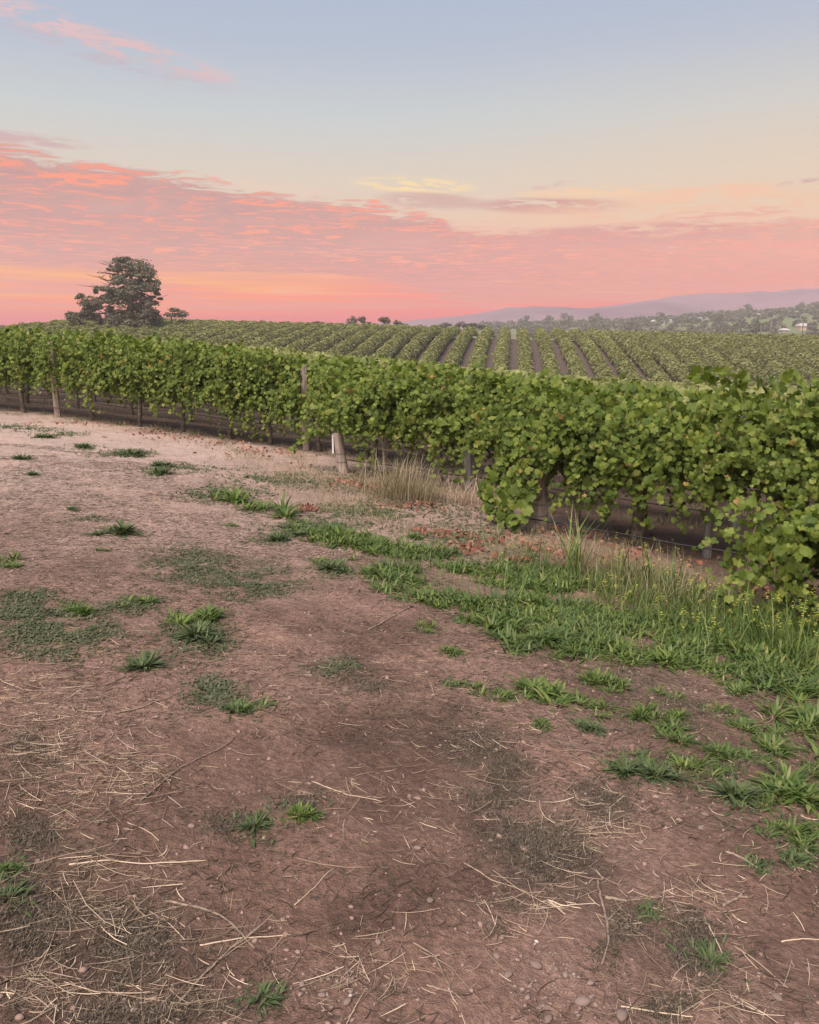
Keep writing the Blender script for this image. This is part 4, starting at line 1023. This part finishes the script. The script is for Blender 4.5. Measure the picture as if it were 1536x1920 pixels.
STONES = [(1092, 1885, 16, 'largest grey stone of the gravel patch at bottom right of centre'), (1166, 1905, 15, 'rounded grey stone at the bottom edge right of the gravel patch'), (1005, 1818, 13, 'grey stone at the upper edge of the gravel patch'), (1028, 1910, 12, 'dark stone at the bottom edge left of the gravel patch'),
          (1455, 1878, 12, 'flat pale stone near the bottom right corner'), (604, 1870, 9, 'pale stone near the bottom left of centre'), (566, 1848, 8, 'small stone beside the pale one at the bottom'), (783, 1600, 8, 'pale stone on bare dirt below the centre'),
          (806, 1702, 10, 'long flat stone below the round-leaved weeds'), (931, 1800, 8, 'oval stone left of the gravel patch'), (953, 1835, 10, 'brown stone left of the gravel patch at the bottom'), (1103, 1441, 8, 'white stone on the dirt at centre right'), (1322, 1530, 8, 'white stone on bare dirt at right'),
          (1314, 1553, 7, 'brown stone just under the white one at right'), (574, 1272, 6, 'round white pebble on the dirt at centre left'), (648, 1296, 6, 'pale flat pebble right of the round one'), (768, 1493, 6, 'white pebble on the dirt at the middle'), (920, 1586, 5, 'tiny white pebble in the dead weeds'),
          (1455, 1855, 6, 'small white pebble above the flat stone at bottom right'), (360, 1556, 8, 'brown clod-like stone left of centre'), (652, 1885, 10, 'flat stone at the bottom, right of the pale one'), (710, 1775, 8, 'brown stone above the forked twig'), (1107, 1850, 8, 'small stone above the largest grey one'),
          (1060, 1835, 7, 'small grey stone in the gravel patch'), (1010, 1890, 7, 'small stone in the lower gravel patch'), (150, 1106, 5, 'pale pebble beside the creeping weeds at left')]
for i, (x, y, rp, lab) in enumerate(STONES):
    c = gp(x, y); k = np.linalg.norm(gp(x + rp, y) - c) * 1.7
    o = bpy.data.objects.new('stone', stone_me[i % 4]); COL.objects.link(o); o.location = (c[0], c[1], float(HD(c[0], c[1])) + k * .12); o.scale = (k, k, k * .8); o.rotation_euler = (0, 0, i * 1.3)
    tag(o, lab, 'stone', 'stones on the dirt')

def stick(paths, rpx, label, m='twig', name='stick', cat='stick'):
    b = MB(); c0 = gp(*paths[0][0]); base = np.array([c0[0], c0[1], float(HD(c0[0], c0[1]))])
    for p_ in paths:
        Q = np.array([gp(*q) for q in p_]); seg = np.concatenate([[0], np.cumsum(np.linalg.norm(np.diff(Q, axis=0), axis=1))]); t = np.linspace(0, seg[-1], max(6, len(p_) * 4))
        XY = np.stack([np.interp(t, seg, Q[:, i]) for i in range(2)], -1); rad = .62 * rpx * np.linalg.norm(gp(p_[0][0] + 1, p_[0][1]) - gp(*p_[0]))
        XY[1:-1] += r.normal(0, rad * .3, (len(t) - 2, 2))
        Z = HD(XY[:, 0], XY[:, 1]); Z = Z * .4 + .6 * np.maximum(Z, np.interp(t, [0, seg[-1]], [Z[0], Z[-1]])) + rad * .9
        b.tube(np.column_stack([XY, Z]) - base, rad * np.linspace(1.1, .7, len(t)) * r.uniform(.88, 1.12, len(t)), 7)
    o = b.build(name, M[m], None, True, loc=tuple(base)); tag(o, label, cat, 'loose sticks and stalks on the dirt')
stick([[(1120, 1655), (1130, 1700), (1138, 1735), (1140, 1780), (1128, 1815)], [(1138, 1735), (1166, 1705)]], 3.6, 'forked brown stick lying upright in the picture at lower right')
stick([[(335, 1885), (370, 1840), (410, 1800), (445, 1768), (490, 1735)]], 4.2, 'long thick brown stick in the lower left dirt')
stick([[(310, 1695), (350, 1705), (410, 1718), (445, 1745), (478, 1780)]], 3.4, 'bent brown stick crossing the thick one at lower left')
stick([[(1355, 1700), (1385, 1688), (1402, 1690)], [(1385, 1688), (1395, 1678)]], 4.5, 'short thick forked stick at the lower right')
stick([[(1135, 1686), (1175, 1697)]], 5.0, 'short stub of wood above the forked stick')
stick([[(1360, 1603), (1400, 1620), (1430, 1640)]], 3.5, 'dark stick in the weeds at the right')
stick([[(265, 1510), (300, 1475), (340, 1440), (410, 1405), (440, 1385)]], 2.4, 'long thin curved brown twig in the straw at left')
stick([[(210, 1340), (260, 1330), (310, 1315), (345, 1298)]], 2.2, 'thin brown twig on the bare dirt at left')
stick([[(690, 1180), (730, 1162), (775, 1143)]], 2.4, 'straight twig on the dirt left of the weed bank')
stick([[(130, 1628), (200, 1620), (280, 1622), (388, 1618)]], 2.2, 'long pale straight stalk lying across the lower left', 'straw', 'stalk', 'stalk')
stick([[(15, 1630), (100, 1615), (215, 1592)]], 2.2, 'yellow stalk left of the long pale one', 'straw', 'stalk', 'stalk')
stick([[(375, 1775), (450, 1760), (545, 1752)]], 2.2, 'pale curved stalk crossing the thick stick', 'straw', 'stalk', 'stalk')
stick([[(120, 1838), (180, 1855), (295, 1862)]], 2.2, 'pale curved stalk near the bottom left', 'straw', 'stalk', 'stalk')
stick([[(1165, 1722), (1190, 1770), (1248, 1828)]], 1.8, 'straight pale stalk right of the forked stick', 'straw', 'stalk', 'stalk')
stick([[(1375, 1778), (1420, 1810), (1475, 1860)]], 2.0, 'pale stalk pointing to the bottom right corner', 'straw', 'stalk', 'stalk')
stick([[(1465, 1770), (1500, 1766), (1540, 1766)]], 2.0, 'pale stalk at the right picture edge', 'straw', 'stalk', 'stalk')
stick([[(1321, 1722), (1340, 1760), (1365, 1815)]], 2.0, 'pale curved stalk above the dark weed tuft at lower right', 'straw', 'stalk', 'stalk')
stick([[(1165, 1885), (1240, 1900), (1300, 1913)]], 2.2, 'pale stalk along the bottom edge at right', 'straw', 'stalk', 'stalk')
stick([[(1026, 1690), (1050, 1702), (1090, 1710)], [(1026, 1690), (1060, 1720)]], 2.2, 'forked pale stalk left of the forked brown stick', 'straw', 'stalk', 'stalk')
stick([[(552, 1698), (590, 1670), (630, 1637)]], 2.0, 'straight pale stalk pointing up at the round-leaved weeds', 'straw', 'stalk', 'stalk')
stick([[(585, 1470), (650, 1495), (718, 1505)]], 1.8, 'pale curved stalk on bare dirt at lower centre', 'straw', 'stalk', 'stalk')
stick([[(870, 1620), (920, 1650), (1000, 1680)]], 1.8, 'pale stalk slanting right of the round-leaved weeds', 'straw', 'stalk', 'stalk')
stick([[(775, 1780), (815, 1800), (830, 1830), (845, 1860)]], 2.2, 'curved brown stalk at the bottom centre', 'twig', 'stalk', 'stalk')
stick([[(800, 1850), (850, 1868), (870, 1885)]], 3.0, 'brown stick at the bottom centre under the curved stalk')
stick([[(740, 1832), (742, 1860), (700, 1890)], [(741, 1855), (732, 1815)]], 2.0, 'forked twig near the bottom edge left of centre')

# ================================================================== pine on the rise at the left
def needles(C, Rd, n, r, size):
    """clumps of foliage about centres C with radii Rd (k,3)"""
    k = len(C); i = np.repeat(np.arange(k), n); q = r.normal(0, 1, (len(i), 3)); q /= np.linalg.norm(q, axis=1)[:, None]
    q *= r.uniform(.3, 1.0, (len(i), 1)) ** .5 * np.where(r.random((len(i), 1)) < .16, 1.35, 1.0)
    P = C[i] + q * Rd[i] * r.uniform(.85, 1.12, (k, 3))[i]; Nn = q + r.normal(0, .6, q.shape) + np.array([0, 0, .5])
    return multi(TRI2, P, frames(Nn, r.normal(0, 1, q.shape)), r.uniform(.6, 1.3, len(i)) * size)
def pine():
    Y = 112.0; r = np.random.default_rng(5)
    def zp(x, y): q = at(100 + x / 5.12, 460 + y / 5.12, Y); return q
    b0 = zp(740, 830); base = np.array([b0[0], Y, float(H(b0[0], Y))]); k = Y / FPX / 5.12
    root = empty('pine_tree', base, 'large spreading dark pine standing above the vines at the left', 'tree')
    b = MB(); P = [zp(740, 840), zp(735, 700), zp(745, 560), zp(730, 420), zp(745, 300), zp(760, 200)]; P = np.array(P) - base; P[0, 2] = -.3
    b.tube(P, np.array([.62, .5, .42, .33, .22, .1]), 9); b.build('trunk', M['bark'], root, True)
    limbs = [((740, 620), (560, 640), (380, 665), (200, 715)), ((740, 560), (600, 545), (480, 600), (300, 640)), ((735, 480), (600, 480), (450, 520), (320, 500)), ((735, 420), (620, 420), (500, 440), (400, 405)),
             ((740, 520), (850, 520), (940, 560), (1000, 580)), ((740, 600), (860, 620), (960, 680), (1020, 740)), ((745, 430), (850, 460), (930, 490), (1000, 510)), ((745, 360), (850, 360), (940, 400), (1030, 370)),
             ((745, 290), (840, 280), (920, 300), (980, 340)), ((745, 280), (640, 290), (540, 275), (455, 268)), ((745, 330), (620, 330), (540, 340), (470, 318)), ((745, 340), (600, 350), (520, 360), (480, 400)), ((755, 230), (680, 200), (600, 160), (550, 200)), ((735, 680), (640, 720), (520, 750), (450, 760)), ((735, 700), (850, 760), (930, 770), (1000, 740))]
    for L_ in limbs:
        dep = r.uniform(-2.5, 2.5); P = np.array([zp(*q) for q in L_]) - base; P[:, 1] += np.linspace(0, dep, 4)
        P = np.array([P[0] * (1 - t) + P[1] * t if t < 1 else (P[1] * (2 - t) + P[2] * (t - 1) if t < 2 else P[2] * (3 - t) + P[3] * (t - 2)) for t in np.linspace(0, 3, 9)]); P[1:, 2] += r.normal(0, .05, 8)
        b = MB(); b.tube(P, np.linspace(.17, .035, 9), 6)
        for j in range(3, 9):
            for _ in range(2):
                d = r.normal(0, 1, 3); d[2] = abs(d[2]) * .5; d *= .7; b.tube(np.array([P[j], P[j] + d * .5, P[j] + d + np.array([0, 0, .1])]), [.04, .03, .015], 4)
        b.build('limb', M['bark'], root, True)
    pads = [(620, 140, 45, 16), (690, 130, 60, 14), (780, 165, 100, 32), (880, 205, 70, 32), (690, 195, 90, 32), (935, 255, 50, 40), (820, 225, 90, 35), (600, 190, 30, 12), (555, 202, 20, 8), (565, 237, 14, 8), (625, 235, 45, 20), (750, 260, 90, 30), (960, 310, 25, 18),
            (640, 310, 65, 26), (600, 335, 45, 16), (850, 295, 80, 16), (925, 340, 40, 16), (1035, 365, 24, 26), (990, 350, 30, 12), (975, 425, 45, 28), (900, 380, 60, 18), (730, 355, 70, 22), (800, 340, 50, 18), (850, 405, 50, 10), (880, 430, 60, 12), (1010, 420, 25, 10), (970, 465, 35, 10), (980, 507, 25, 7), (930, 490, 30, 7),
            (540, 420, 70, 20), (620, 460, 110, 32), (430, 440, 22, 22), (405, 400, 14, 10), (445, 480, 30, 12), (330, 490, 32, 20), (290, 508, 16, 8), (430, 520, 80, 22), (500, 500, 60, 20), (380, 560, 60, 24), (350, 595, 50, 20), (280, 612, 20, 10), (300, 650, 60, 24), (700, 500, 90, 36), (820, 475, 45, 22), (700, 570, 130, 40), (560, 540, 60, 16), (860, 510, 50, 20),
            (920, 550, 60, 22), (980, 575, 32, 18), (880, 610, 90, 26), (950, 640, 60, 24), (1000, 640, 30, 20), (980, 690, 55, 30), (1010, 740, 40, 20), (180, 650, 22, 12), (230, 670, 50, 22), (270, 700, 55, 22), (195, 718, 32, 12), (380, 695, 70, 18), (340, 660, 50, 16), (540, 680, 60, 22), (500, 740, 55, 30), (470, 770, 30, 16), (640, 700, 80, 26), (600, 640, 60, 20), (700, 650, 110, 34),
            (640, 750, 70, 24), (720, 740, 80, 30), (700, 795, 50, 18), (830, 770, 50, 28), (800, 700, 80, 30), (560, 770, 50, 18), (880, 710, 60, 22), (930, 740, 50, 20), (640, 790, 50, 14), (880, 790, 40, 14), (680, 420, 60, 30), (760, 420, 50, 26), (740, 460, 60, 26)]
    C = []; R = []
    for (x, y, a, c) in pads:
        d = 3.2 * min(1, .25 + (y - 120) / 500)
        for j in range(2 if a > 40 else 1):
            q = zp(x + r.normal(0, a * .1), y); q = q - base; q[1] += r.uniform(-d, d) if j or a < 40 else r.uniform(-1, 1)
            C.append(q); R.append([a * k * 1.02, max(a * k * .8, .5), c * k * 1.18])
    pg = np.array([(640, 260), (860, 270), (900, 350), (820, 430), (900, 520), (1000, 600), (1040, 740), (900, 800), (700, 810), (480, 770), (440, 700), (230, 710), (300, 620), (400, 540), (520, 430), (600, 360)], float)
    F_ = r.uniform(pg.min(0), pg.max(0), (150, 2)); F_ = F_[inpoly(pg, F_)]
    for x, y in F_:
        q = zp(x, y) - base; q[1] += r.uniform(-2.2, 2.2); a = r.uniform(24, 52); C.append(q); R.append([a * k, a * k * .8, a * k * r.uniform(.38, .6)])
    b = needles(np.array(C), np.array(R), 150, r, .20); f = b.build('crown', M['pine'], root)
pine()

def small_tree(x, y_base, y_top, wpx, Y, label, cat, seed, m='gum', pads=7, group=None, name='tree', zoff=0.0, dens=60, flat=1.0):
    r = np.random.default_rng(seed); b0 = at(x, y_base, Y); t0 = at(x, y_top, Y); hgt = t0[2] - b0[2]; wd = wpx * Y / FPX / 2
    root = empty(name, b0, label, cat, group)
    b = MB(); lean = r.normal(0, .05) * hgt
    b.tube(np.array([[0, 0, -.4 * hgt - 1], [0, 0, hgt * .3], [lean, 0, hgt * .6], [lean * 1.4, 0, hgt * .85]]), np.array([.05, .04, .028, .01]) * max(hgt, 2.5), 6)
    for _ in range(4):
        a = r.uniform(0, 6.28); d = np.array([math.cos(a) * wd * .7, math.sin(a) * wd * .7, hgt * r.uniform(.15, .35)])
        s = np.array([lean * .6, 0, hgt * r.uniform(.35, .55)]); b.tube(np.array([s, s + d * .5, s + d]), np.array([.018, .014, .006]) * max(hgt, 2.5), 4)
    b.build('trunk', M['bark'], root, True)
    C = []; R = []
    for i in range(pads):
        u = r.uniform(-1, 1); v = r.uniform(-1, 1); zt = r.uniform(.28, 1.0); lim = math.sqrt(max(.08, 1 - (2 * zt - 1.05) ** 2))
        C.append([u * wd * .72 * lim + lean, v * wd * .6 * lim, hgt * (.12 + .76 * zt)]); q = r.uniform(.26, .48)
        R.append([wd * q, wd * q, hgt * q * .42 * flat])
    sz = max(.16, .085 * max(hgt, wd))
    needles(np.array(C), np.array(R), dens, r, sz).build('crown', M[m], root)
    return root
small_tree(322, 602, 576, 62, 120, 'low dark pine sprawling right of the big pine', 'tree', 3, 'pine', 11, name='pine_tree', flat=.8)
small_tree(595, 609, 601, 22, 150, 'small round bush on the crest left of the paired pines', 'tree', 8, 'pine', 8)
small_tree(661, 612, 593, 22, 152, 'left one of two paired pines on the crest', 'tree', 9, 'pine', 14)
small_tree(680, 612, 593, 20, 152, 'right one of two paired pines on the crest', 'tree', 10, 'pine', 13)
small_tree(692, 612, 603, 14, 152, 'tiny bush right of the paired pines on the crest', 'tree', 11, 'pine', 7)
small_tree(720, 612, 594, 25, 152, 'rounded dark tree on the crest right of the paired pines', 'tree', 12, 'pine', 16)
small_tree(743, 613, 600, 14, 152, 'thin small tree right of the rounded dark one', 'tree', 13, 'pine', 8)
small_tree(757, 613, 605, 18, 152, 'low bush ending the line of trees on the crest', 'tree', 14, 'pine', 7)
for i, (x, yt, w_) in enumerate([(822, 609, 26), (840, 604, 30), (862, 603, 34), (885, 605, 34), (905, 609, 26)]):
    small_tree(x, 619, yt, w_, 190, 'dark rounded tree, %s from the left in the low clump past the crest' % ordn(i), 'tree', 30 + i, 'gum', 11, 'trees past the crest')

# ================================================================== far country: hillside, ridge, woods, houses
def band(name, xs, ys, Y0, Y1, depth_rise, m, seed, label, bottom=-20.0, rough=2.0, rows=26):
    """rising land whose skyline passes through the given picture points at depth Y1"""
    xx = np.linspace(xs[0], xs[-1], 260); yy = np.interp(xx, xs, ys)
    T = np.array([at(a, b_, Y1) for a, b_ in zip(xx, yy)])
    t = np.linspace(0, 1, rows); V = []
    for u in t:
        Yv = Y0 + (Y1 - Y0) * u; Xv = T[:, 0] * Yv / Y1; prof = math.sin(u * math.pi / 2) ** depth_rise
        z = bottom + (T[:, 2] - bottom) * prof + (fbm(Xv * .012, np.full_like(Xv, Yv) * .012, 4, seed) - .5) * rough * 2 * math.sin(u * math.pi) ** .7
        V.append(np.stack([Xv, np.full_like(Xv, Yv), z], -1))
    for u in (.35, 1.0):                       # back slope
        Yv = Y1 + (Y1 - Y0) * u * .28; V.append(np.stack([T[:, 0] * Yv / Y1, np.full_like(xx, Yv), T[:, 2] + (bottom - T[:, 2]) * u], -1))
    V = np.array(V); nr, nc = V.shape[:2]; i = np.arange(nr - 1)[:, None] * nc; j = np.arange(nc - 1)[None]
    o = mk(name, V, np.stack([i + j, i + j + 1, i + nc + j + 1, i + nc + j], -1).reshape(-1, 4), m, smooth=True)
    tag(o, label, None, None, 'structure'); return o
def f_hill(g, out):
    P = wpos(g); n = g.noise(P, .0045, 6, .62, .8); n2 = g.noise(P, .02, 6, .7); n3 = g.noise(P, .0028, 3, .5)
    c = g.mix(g.sstep(n, .38, .6), (.125, .075, .10), (.18, .11, .135))
    c = g.mix(g.sstep(n2, .5, .7) * .4, c, (.105, .07, .09))
    c = g.mix(g.sstep(n3, .56, .66) * .85, c, (.50, .22, .19))        # pink alpenglow painted into the slope colour
    return bsdf(g, c, 1, 0)
M['hill'] = mat('far_ridge', f_hill)
def f_side(g, out):
    P = wpos(g); n = g.noise(P, .012, 5, .6, .5); n2 = g.noise(P, .05, 5, .6)
    c = g.mix(g.sstep(n, .42, .55), (.11, .10, .062), (.12, .14, .068)); c = g.mix(g.sstep(n2, .55, .7) * .6, c, (.20, .16, .11))
    return bsdf(g, c, 1, 0)
M['side'] = mat('far_fields', f_side)
band('hills', [620, 770, 900, 960, 1100, 1200, 1300, 1400, 1470, 1536, 1700, 1900, 2300], [616, 610, 596, 588, 578, 567, 558, 553, 549, 543, 536, 534, 545], 540, 760, .9, M['hill'], 5, 'long mauve ridge of hills with pink evening glow on its slopes along the horizon', -20, 14, 40)
band('hillside', [860, 980, 1060, 1150, 1250, 1350, 1450, 1536, 1700, 1900, 2300], [619, 614, 612, 610, 604, 596, 590, 586, 579, 575, 582], 230, 560, 1.0, M['side'], 15, 'green and brown fields rising gently at the right beyond the vineyard', -17, 2.5, 30)

hs_x = [860, 980, 1060, 1150, 1250, 1350, 1450, 1536, 1700, 1900, 2300]; hs_y = [619, 614, 612, 610, 604, 596, 590, 586, 579, 575, 582]
def zside(px, Y):
    """height of the hillside at picture column px and depth Y"""
    T = at(px, float(np.interp(px, hs_x, hs_y)), 560); u = (Y - 230) / 330
    return -17 + (T[2] + 17) * math.sin(u * math.pi / 2)
def side_pt(px, Y):
    d = ray(px, 612); return np.array([d[0] / d[1] * Y, Y, zside(px, Y)])
def side_at(px, py):
    best = None
    for Y in np.arange(240, 560, 4.0):
        q = side_pt(px, Y); zc = Y * math.cos(PITCH) - (q[2] - CH) * math.sin(PITCH); yc = Y * math.sin(PITCH) + (q[2] - CH) * math.cos(PITCH)
        e = abs(960 - FPX * yc / zc - py)
        if best is None or e < best[0]: best = (e, Y)
    return best[1]
# woods that read as one mass
r = np.random.default_rng(77)
def wood(name, label, pts, m, hgt, n_per=26, sz=1.5, thin=1):
    C = []; R = []
    for (x0, x1, Y0, Y1, cnt) in pts:
        for _ in range(cnt):
            x = r.uniform(x0, x1); Y = r.uniform(Y0, Y1); q = side_pt(x, Y); h = hgt * r.uniform(.6, 1.2)
            C.append([q[0], q[1], q[2] + h * .5]); R.append([h * .55, h * .5, h * .48])
    tag(needles(np.array(C), np.array(R), n_per, r, sz).build(name, M[m]), label, 'woods', None, 'stuff')
wood('distant_woods', 'hazy band of gum trees along the foot of the ridge', [(880, 1200, 545, 600, 170), (1180, 1330, 548, 590, 90), (1290, 1420, 548, 575, 60), (1420, 1600, 548, 575, 70), (1600, 2000, 545, 575, 60)], 'gum', 4.2, 60, 1.5)
wood('distant_woods', 'scrubby trees scattered among the far fields at right', [(900, 1250, 400, 540, 120), (1200, 1560, 300, 420, 120), (1250, 1600, 420, 540, 90), (1100, 1560, 250, 300, 90), (1560, 1900, 260, 500, 80)], 'gum', 3.4, 50, 1.2)
GT_ = [(1115, 500, 9), (1240, 520, 7), (1300, 330, 7), (1325, 320, 6), (1380, 350, 8), (1180, 400, 7), (1060, 480, 9), (1030, 500, 8), (985, 510, 8), (1345, 420, 6), (1398, 555, 9), (1530, 555, 9), (1505, 540, 8), (1265, 300, 6), (1215, 320, 6), (1500, 290, 7), (1530, 300, 8), (1150, 320, 6), (1360, 300, 6)]
for i, (x, Y, h) in enumerate(GT_):
    q = side_pt(x, Y); hp = h / Y * FPX; yb = 612 - (q[2] - CH) / Y * FPX * .98
    small_tree(x, yb, yb - hp, hp * 1.25, Y, 'rounded gum tree in the far fields at right, %s from the left' % ordn(sorted(GT_).index((x, Y, h))), 'tree', 60 + i, 'gum', 9, 'trees in the far fields', dens=50)
small_tree(1417, 630, 603, 34, 250, 'large dark domed tree beside the poles at far right', 'tree', 99, 'pine', 20)

M['wall_w'] = mat('pale_wall', lambda g, o: bsdf(g, g.mix(g.noise(opos(g), 2, 3), (.40, .37, .33), (.48, .44, .40)), .9, .1))
M['wall_p'] = mat('pink_render_wall', lambda g, o: bsdf(g, g.mix(g.noise(opos(g), 2, 3), (.50, .30, .24), (.58, .36, .30)), .9, .1))
M['roof_w'] = mat('white_metal_roof', lambda g, o: bsdf(g, (.38, .35, .32), .6, .2))
M['roof_g'] = mat('grey_metal_roof', lambda g, o: bsdf(g, (.34, .32, .30), .6, .2))
M['pane'] = mat('dark_window_glass', lambda g, o: bsdf(g, (.05, .05, .06), .15, .6))
def house(px, py, wpx, hpx, Y, label, wm='wall_w', rm='roof_w', nwin=3, rz=0.0):
    Y = side_at(px, py); c = side_pt(px, Y); w_ = wpx * Y / FPX; h_ = hpx * Y / FPX; d_ = max(5.0, w_ * .4); wh = h_ * .62
    root = empty('house', c, label, 'house', None, rz)
    b = MB(); b.box((0, 0, wh / 2 - 1.5), (w_, d_, wh + 3)); b.build('wall', M[wm], root)
    e = .35; V = [[-w_ / 2 - e, -d_ / 2 - e, wh], [w_ / 2 + e, -d_ / 2 - e, wh], [w_ / 2 + e, d_ / 2 + e, wh], [-w_ / 2 - e, d_ / 2 + e, wh], [-w_ / 2 + w_ * .12, 0, h_], [w_ / 2 - w_ * .12, 0, h_]]
    V2 = V + [[a, b2, c2 - .18] for a, b2, c2 in V[:4]]
    mk('roof', V2, [np.array([[0, 1, 5, 4], [2, 3, 4, 5], [6, 7, 1, 0], [7, 8, 2, 1], [8, 9, 3, 2], [9, 6, 0, 3], [9, 8, 7, 6]]), np.array([[1, 2, 5], [3, 0, 4]])], M[rm], root)
    for i in range(nwin):
        x = (i + .5) / nwin * w_ - w_ / 2; b = MB(); b.box((x, -d_ / 2 - .03, wh * .52), (w_ / nwin * .36, .08, wh * .38)); f = b.build('window', M['wall_w'], root)
        b = MB(); b.box((x, -d_ / 2 - .08, wh * .52), (w_ / nwin * .30, .03, wh * .30)); b.build('pane', M['pane'], f)
house(1232, 607, 22, 7, 300, 'long low white building beyond the vineyard, right of centre')
house(1253, 603, 8, 5, 330, 'small white shed just right of the long low building', nwin=1)
house(1505, 618, 15, 12, 255, 'pinkish two-storey house with a white roof at far right', 'wall_p', 'roof_w', 3)
house(1471, 624, 11, 8, 250, 'small white square shed left of the pinkish house', nwin=1)
house(1449, 627, 6, 4, 250, 'tiny white shed beside the poles', nwin=1)
house(1480, 576, 13, 5, 545, 'white-roofed farmhouse on the rise at the far right', nwin=2)
house(1496, 579, 11, 4, 540, 'low house right of the white-roofed farmhouse', 'wall_w', 'roof_g', 2)
house(1418, 587, 6, 4, 520, 'small white cottage by the trees on the rise', nwin=1)
house(1316, 598, 14, 3.5, 470, 'long pale shed on the left part of the rise', 'wall_w', 'roof_w', 2)
house(1368, 595, 9, 3, 460, 'flat pale shed on the middle of the rise', 'wall_w', 'roof_g', 1)
house(1195, 602, 6, 3, 480, 'tiny white cottage in the trees under the ridge', nwin=1)
house(1510, 580, 6, 3, 540, 'tiny pale shed at the far right end of the rise', 'wall_w', 'roof_g', 1)

def pole(px, yb, yt, Y, label, arm):
    b0 = at(px, yb, Y); h = at(px, yt, Y)[2] - b0[2]; root = empty('utility_pole', b0, label, 'pole', 'utility poles beyond the vineyard')
    b = MB(); b.tube(np.array([[0, 0, -4], [0, 0, h * .5], [0, 0, h]]), [.17, .15, .12], 8); b.build('pole', M['post_grey'], root, True)
    if arm: b = MB(); b.box((.25, 0, h - .25), (arm, .16, .14)); b.build('crossarm', M['post_grey'], root)
pole(1445, 629, 604, 235, 'tallest bare pole at far right beside the domed tree', 0)
pole(1457, 629, 603, 235, 'pole with a short crossarm right of the tallest bare pole', 1.3)
pole(1426, 629, 611, 240, 'short leaning-looking pole in front of the domed tree', .9)
pole(1506, 612, 602, 262, 'thin pole behind the pinkish house, left of its twin', 0)
pole(1514, 612, 600, 262, 'thin pole behind the pinkish house, right of its twin', 0)

# ================================================================== the evening haze
def f_haze(): 
    m = bpy.data.materials.new('evening_haze'); m.use_nodes = True; nt = m.node_tree; nt.nodes.clear()
    v = nt.nodes.new('ShaderNodeVolumePrincipled'); v.inputs['Color'].default_value = (1.0, .97, .95, 1); v.inputs['Density'].default_value = .0005
    v.inputs['Anisotropy'].default_value = .0
    o = nt.nodes.new('ShaderNodeOutputMaterial'); nt.links.new(v.outputs[0], o.inputs['Volume']); return m
b = MB(); b.box((0, 0, 25), (1660, 1660, 100)); hz = b.build('haze', f_haze())
tag(hz, 'thin pinkish evening haze over the vineyard', 'haze', None, 'stuff')
hz.display_type = 'WIRE'
print('tris', sum(len(o.data.loop_triangles) or sum(p.loop_total - 2 for p in o.data.polygons) for o in []) )
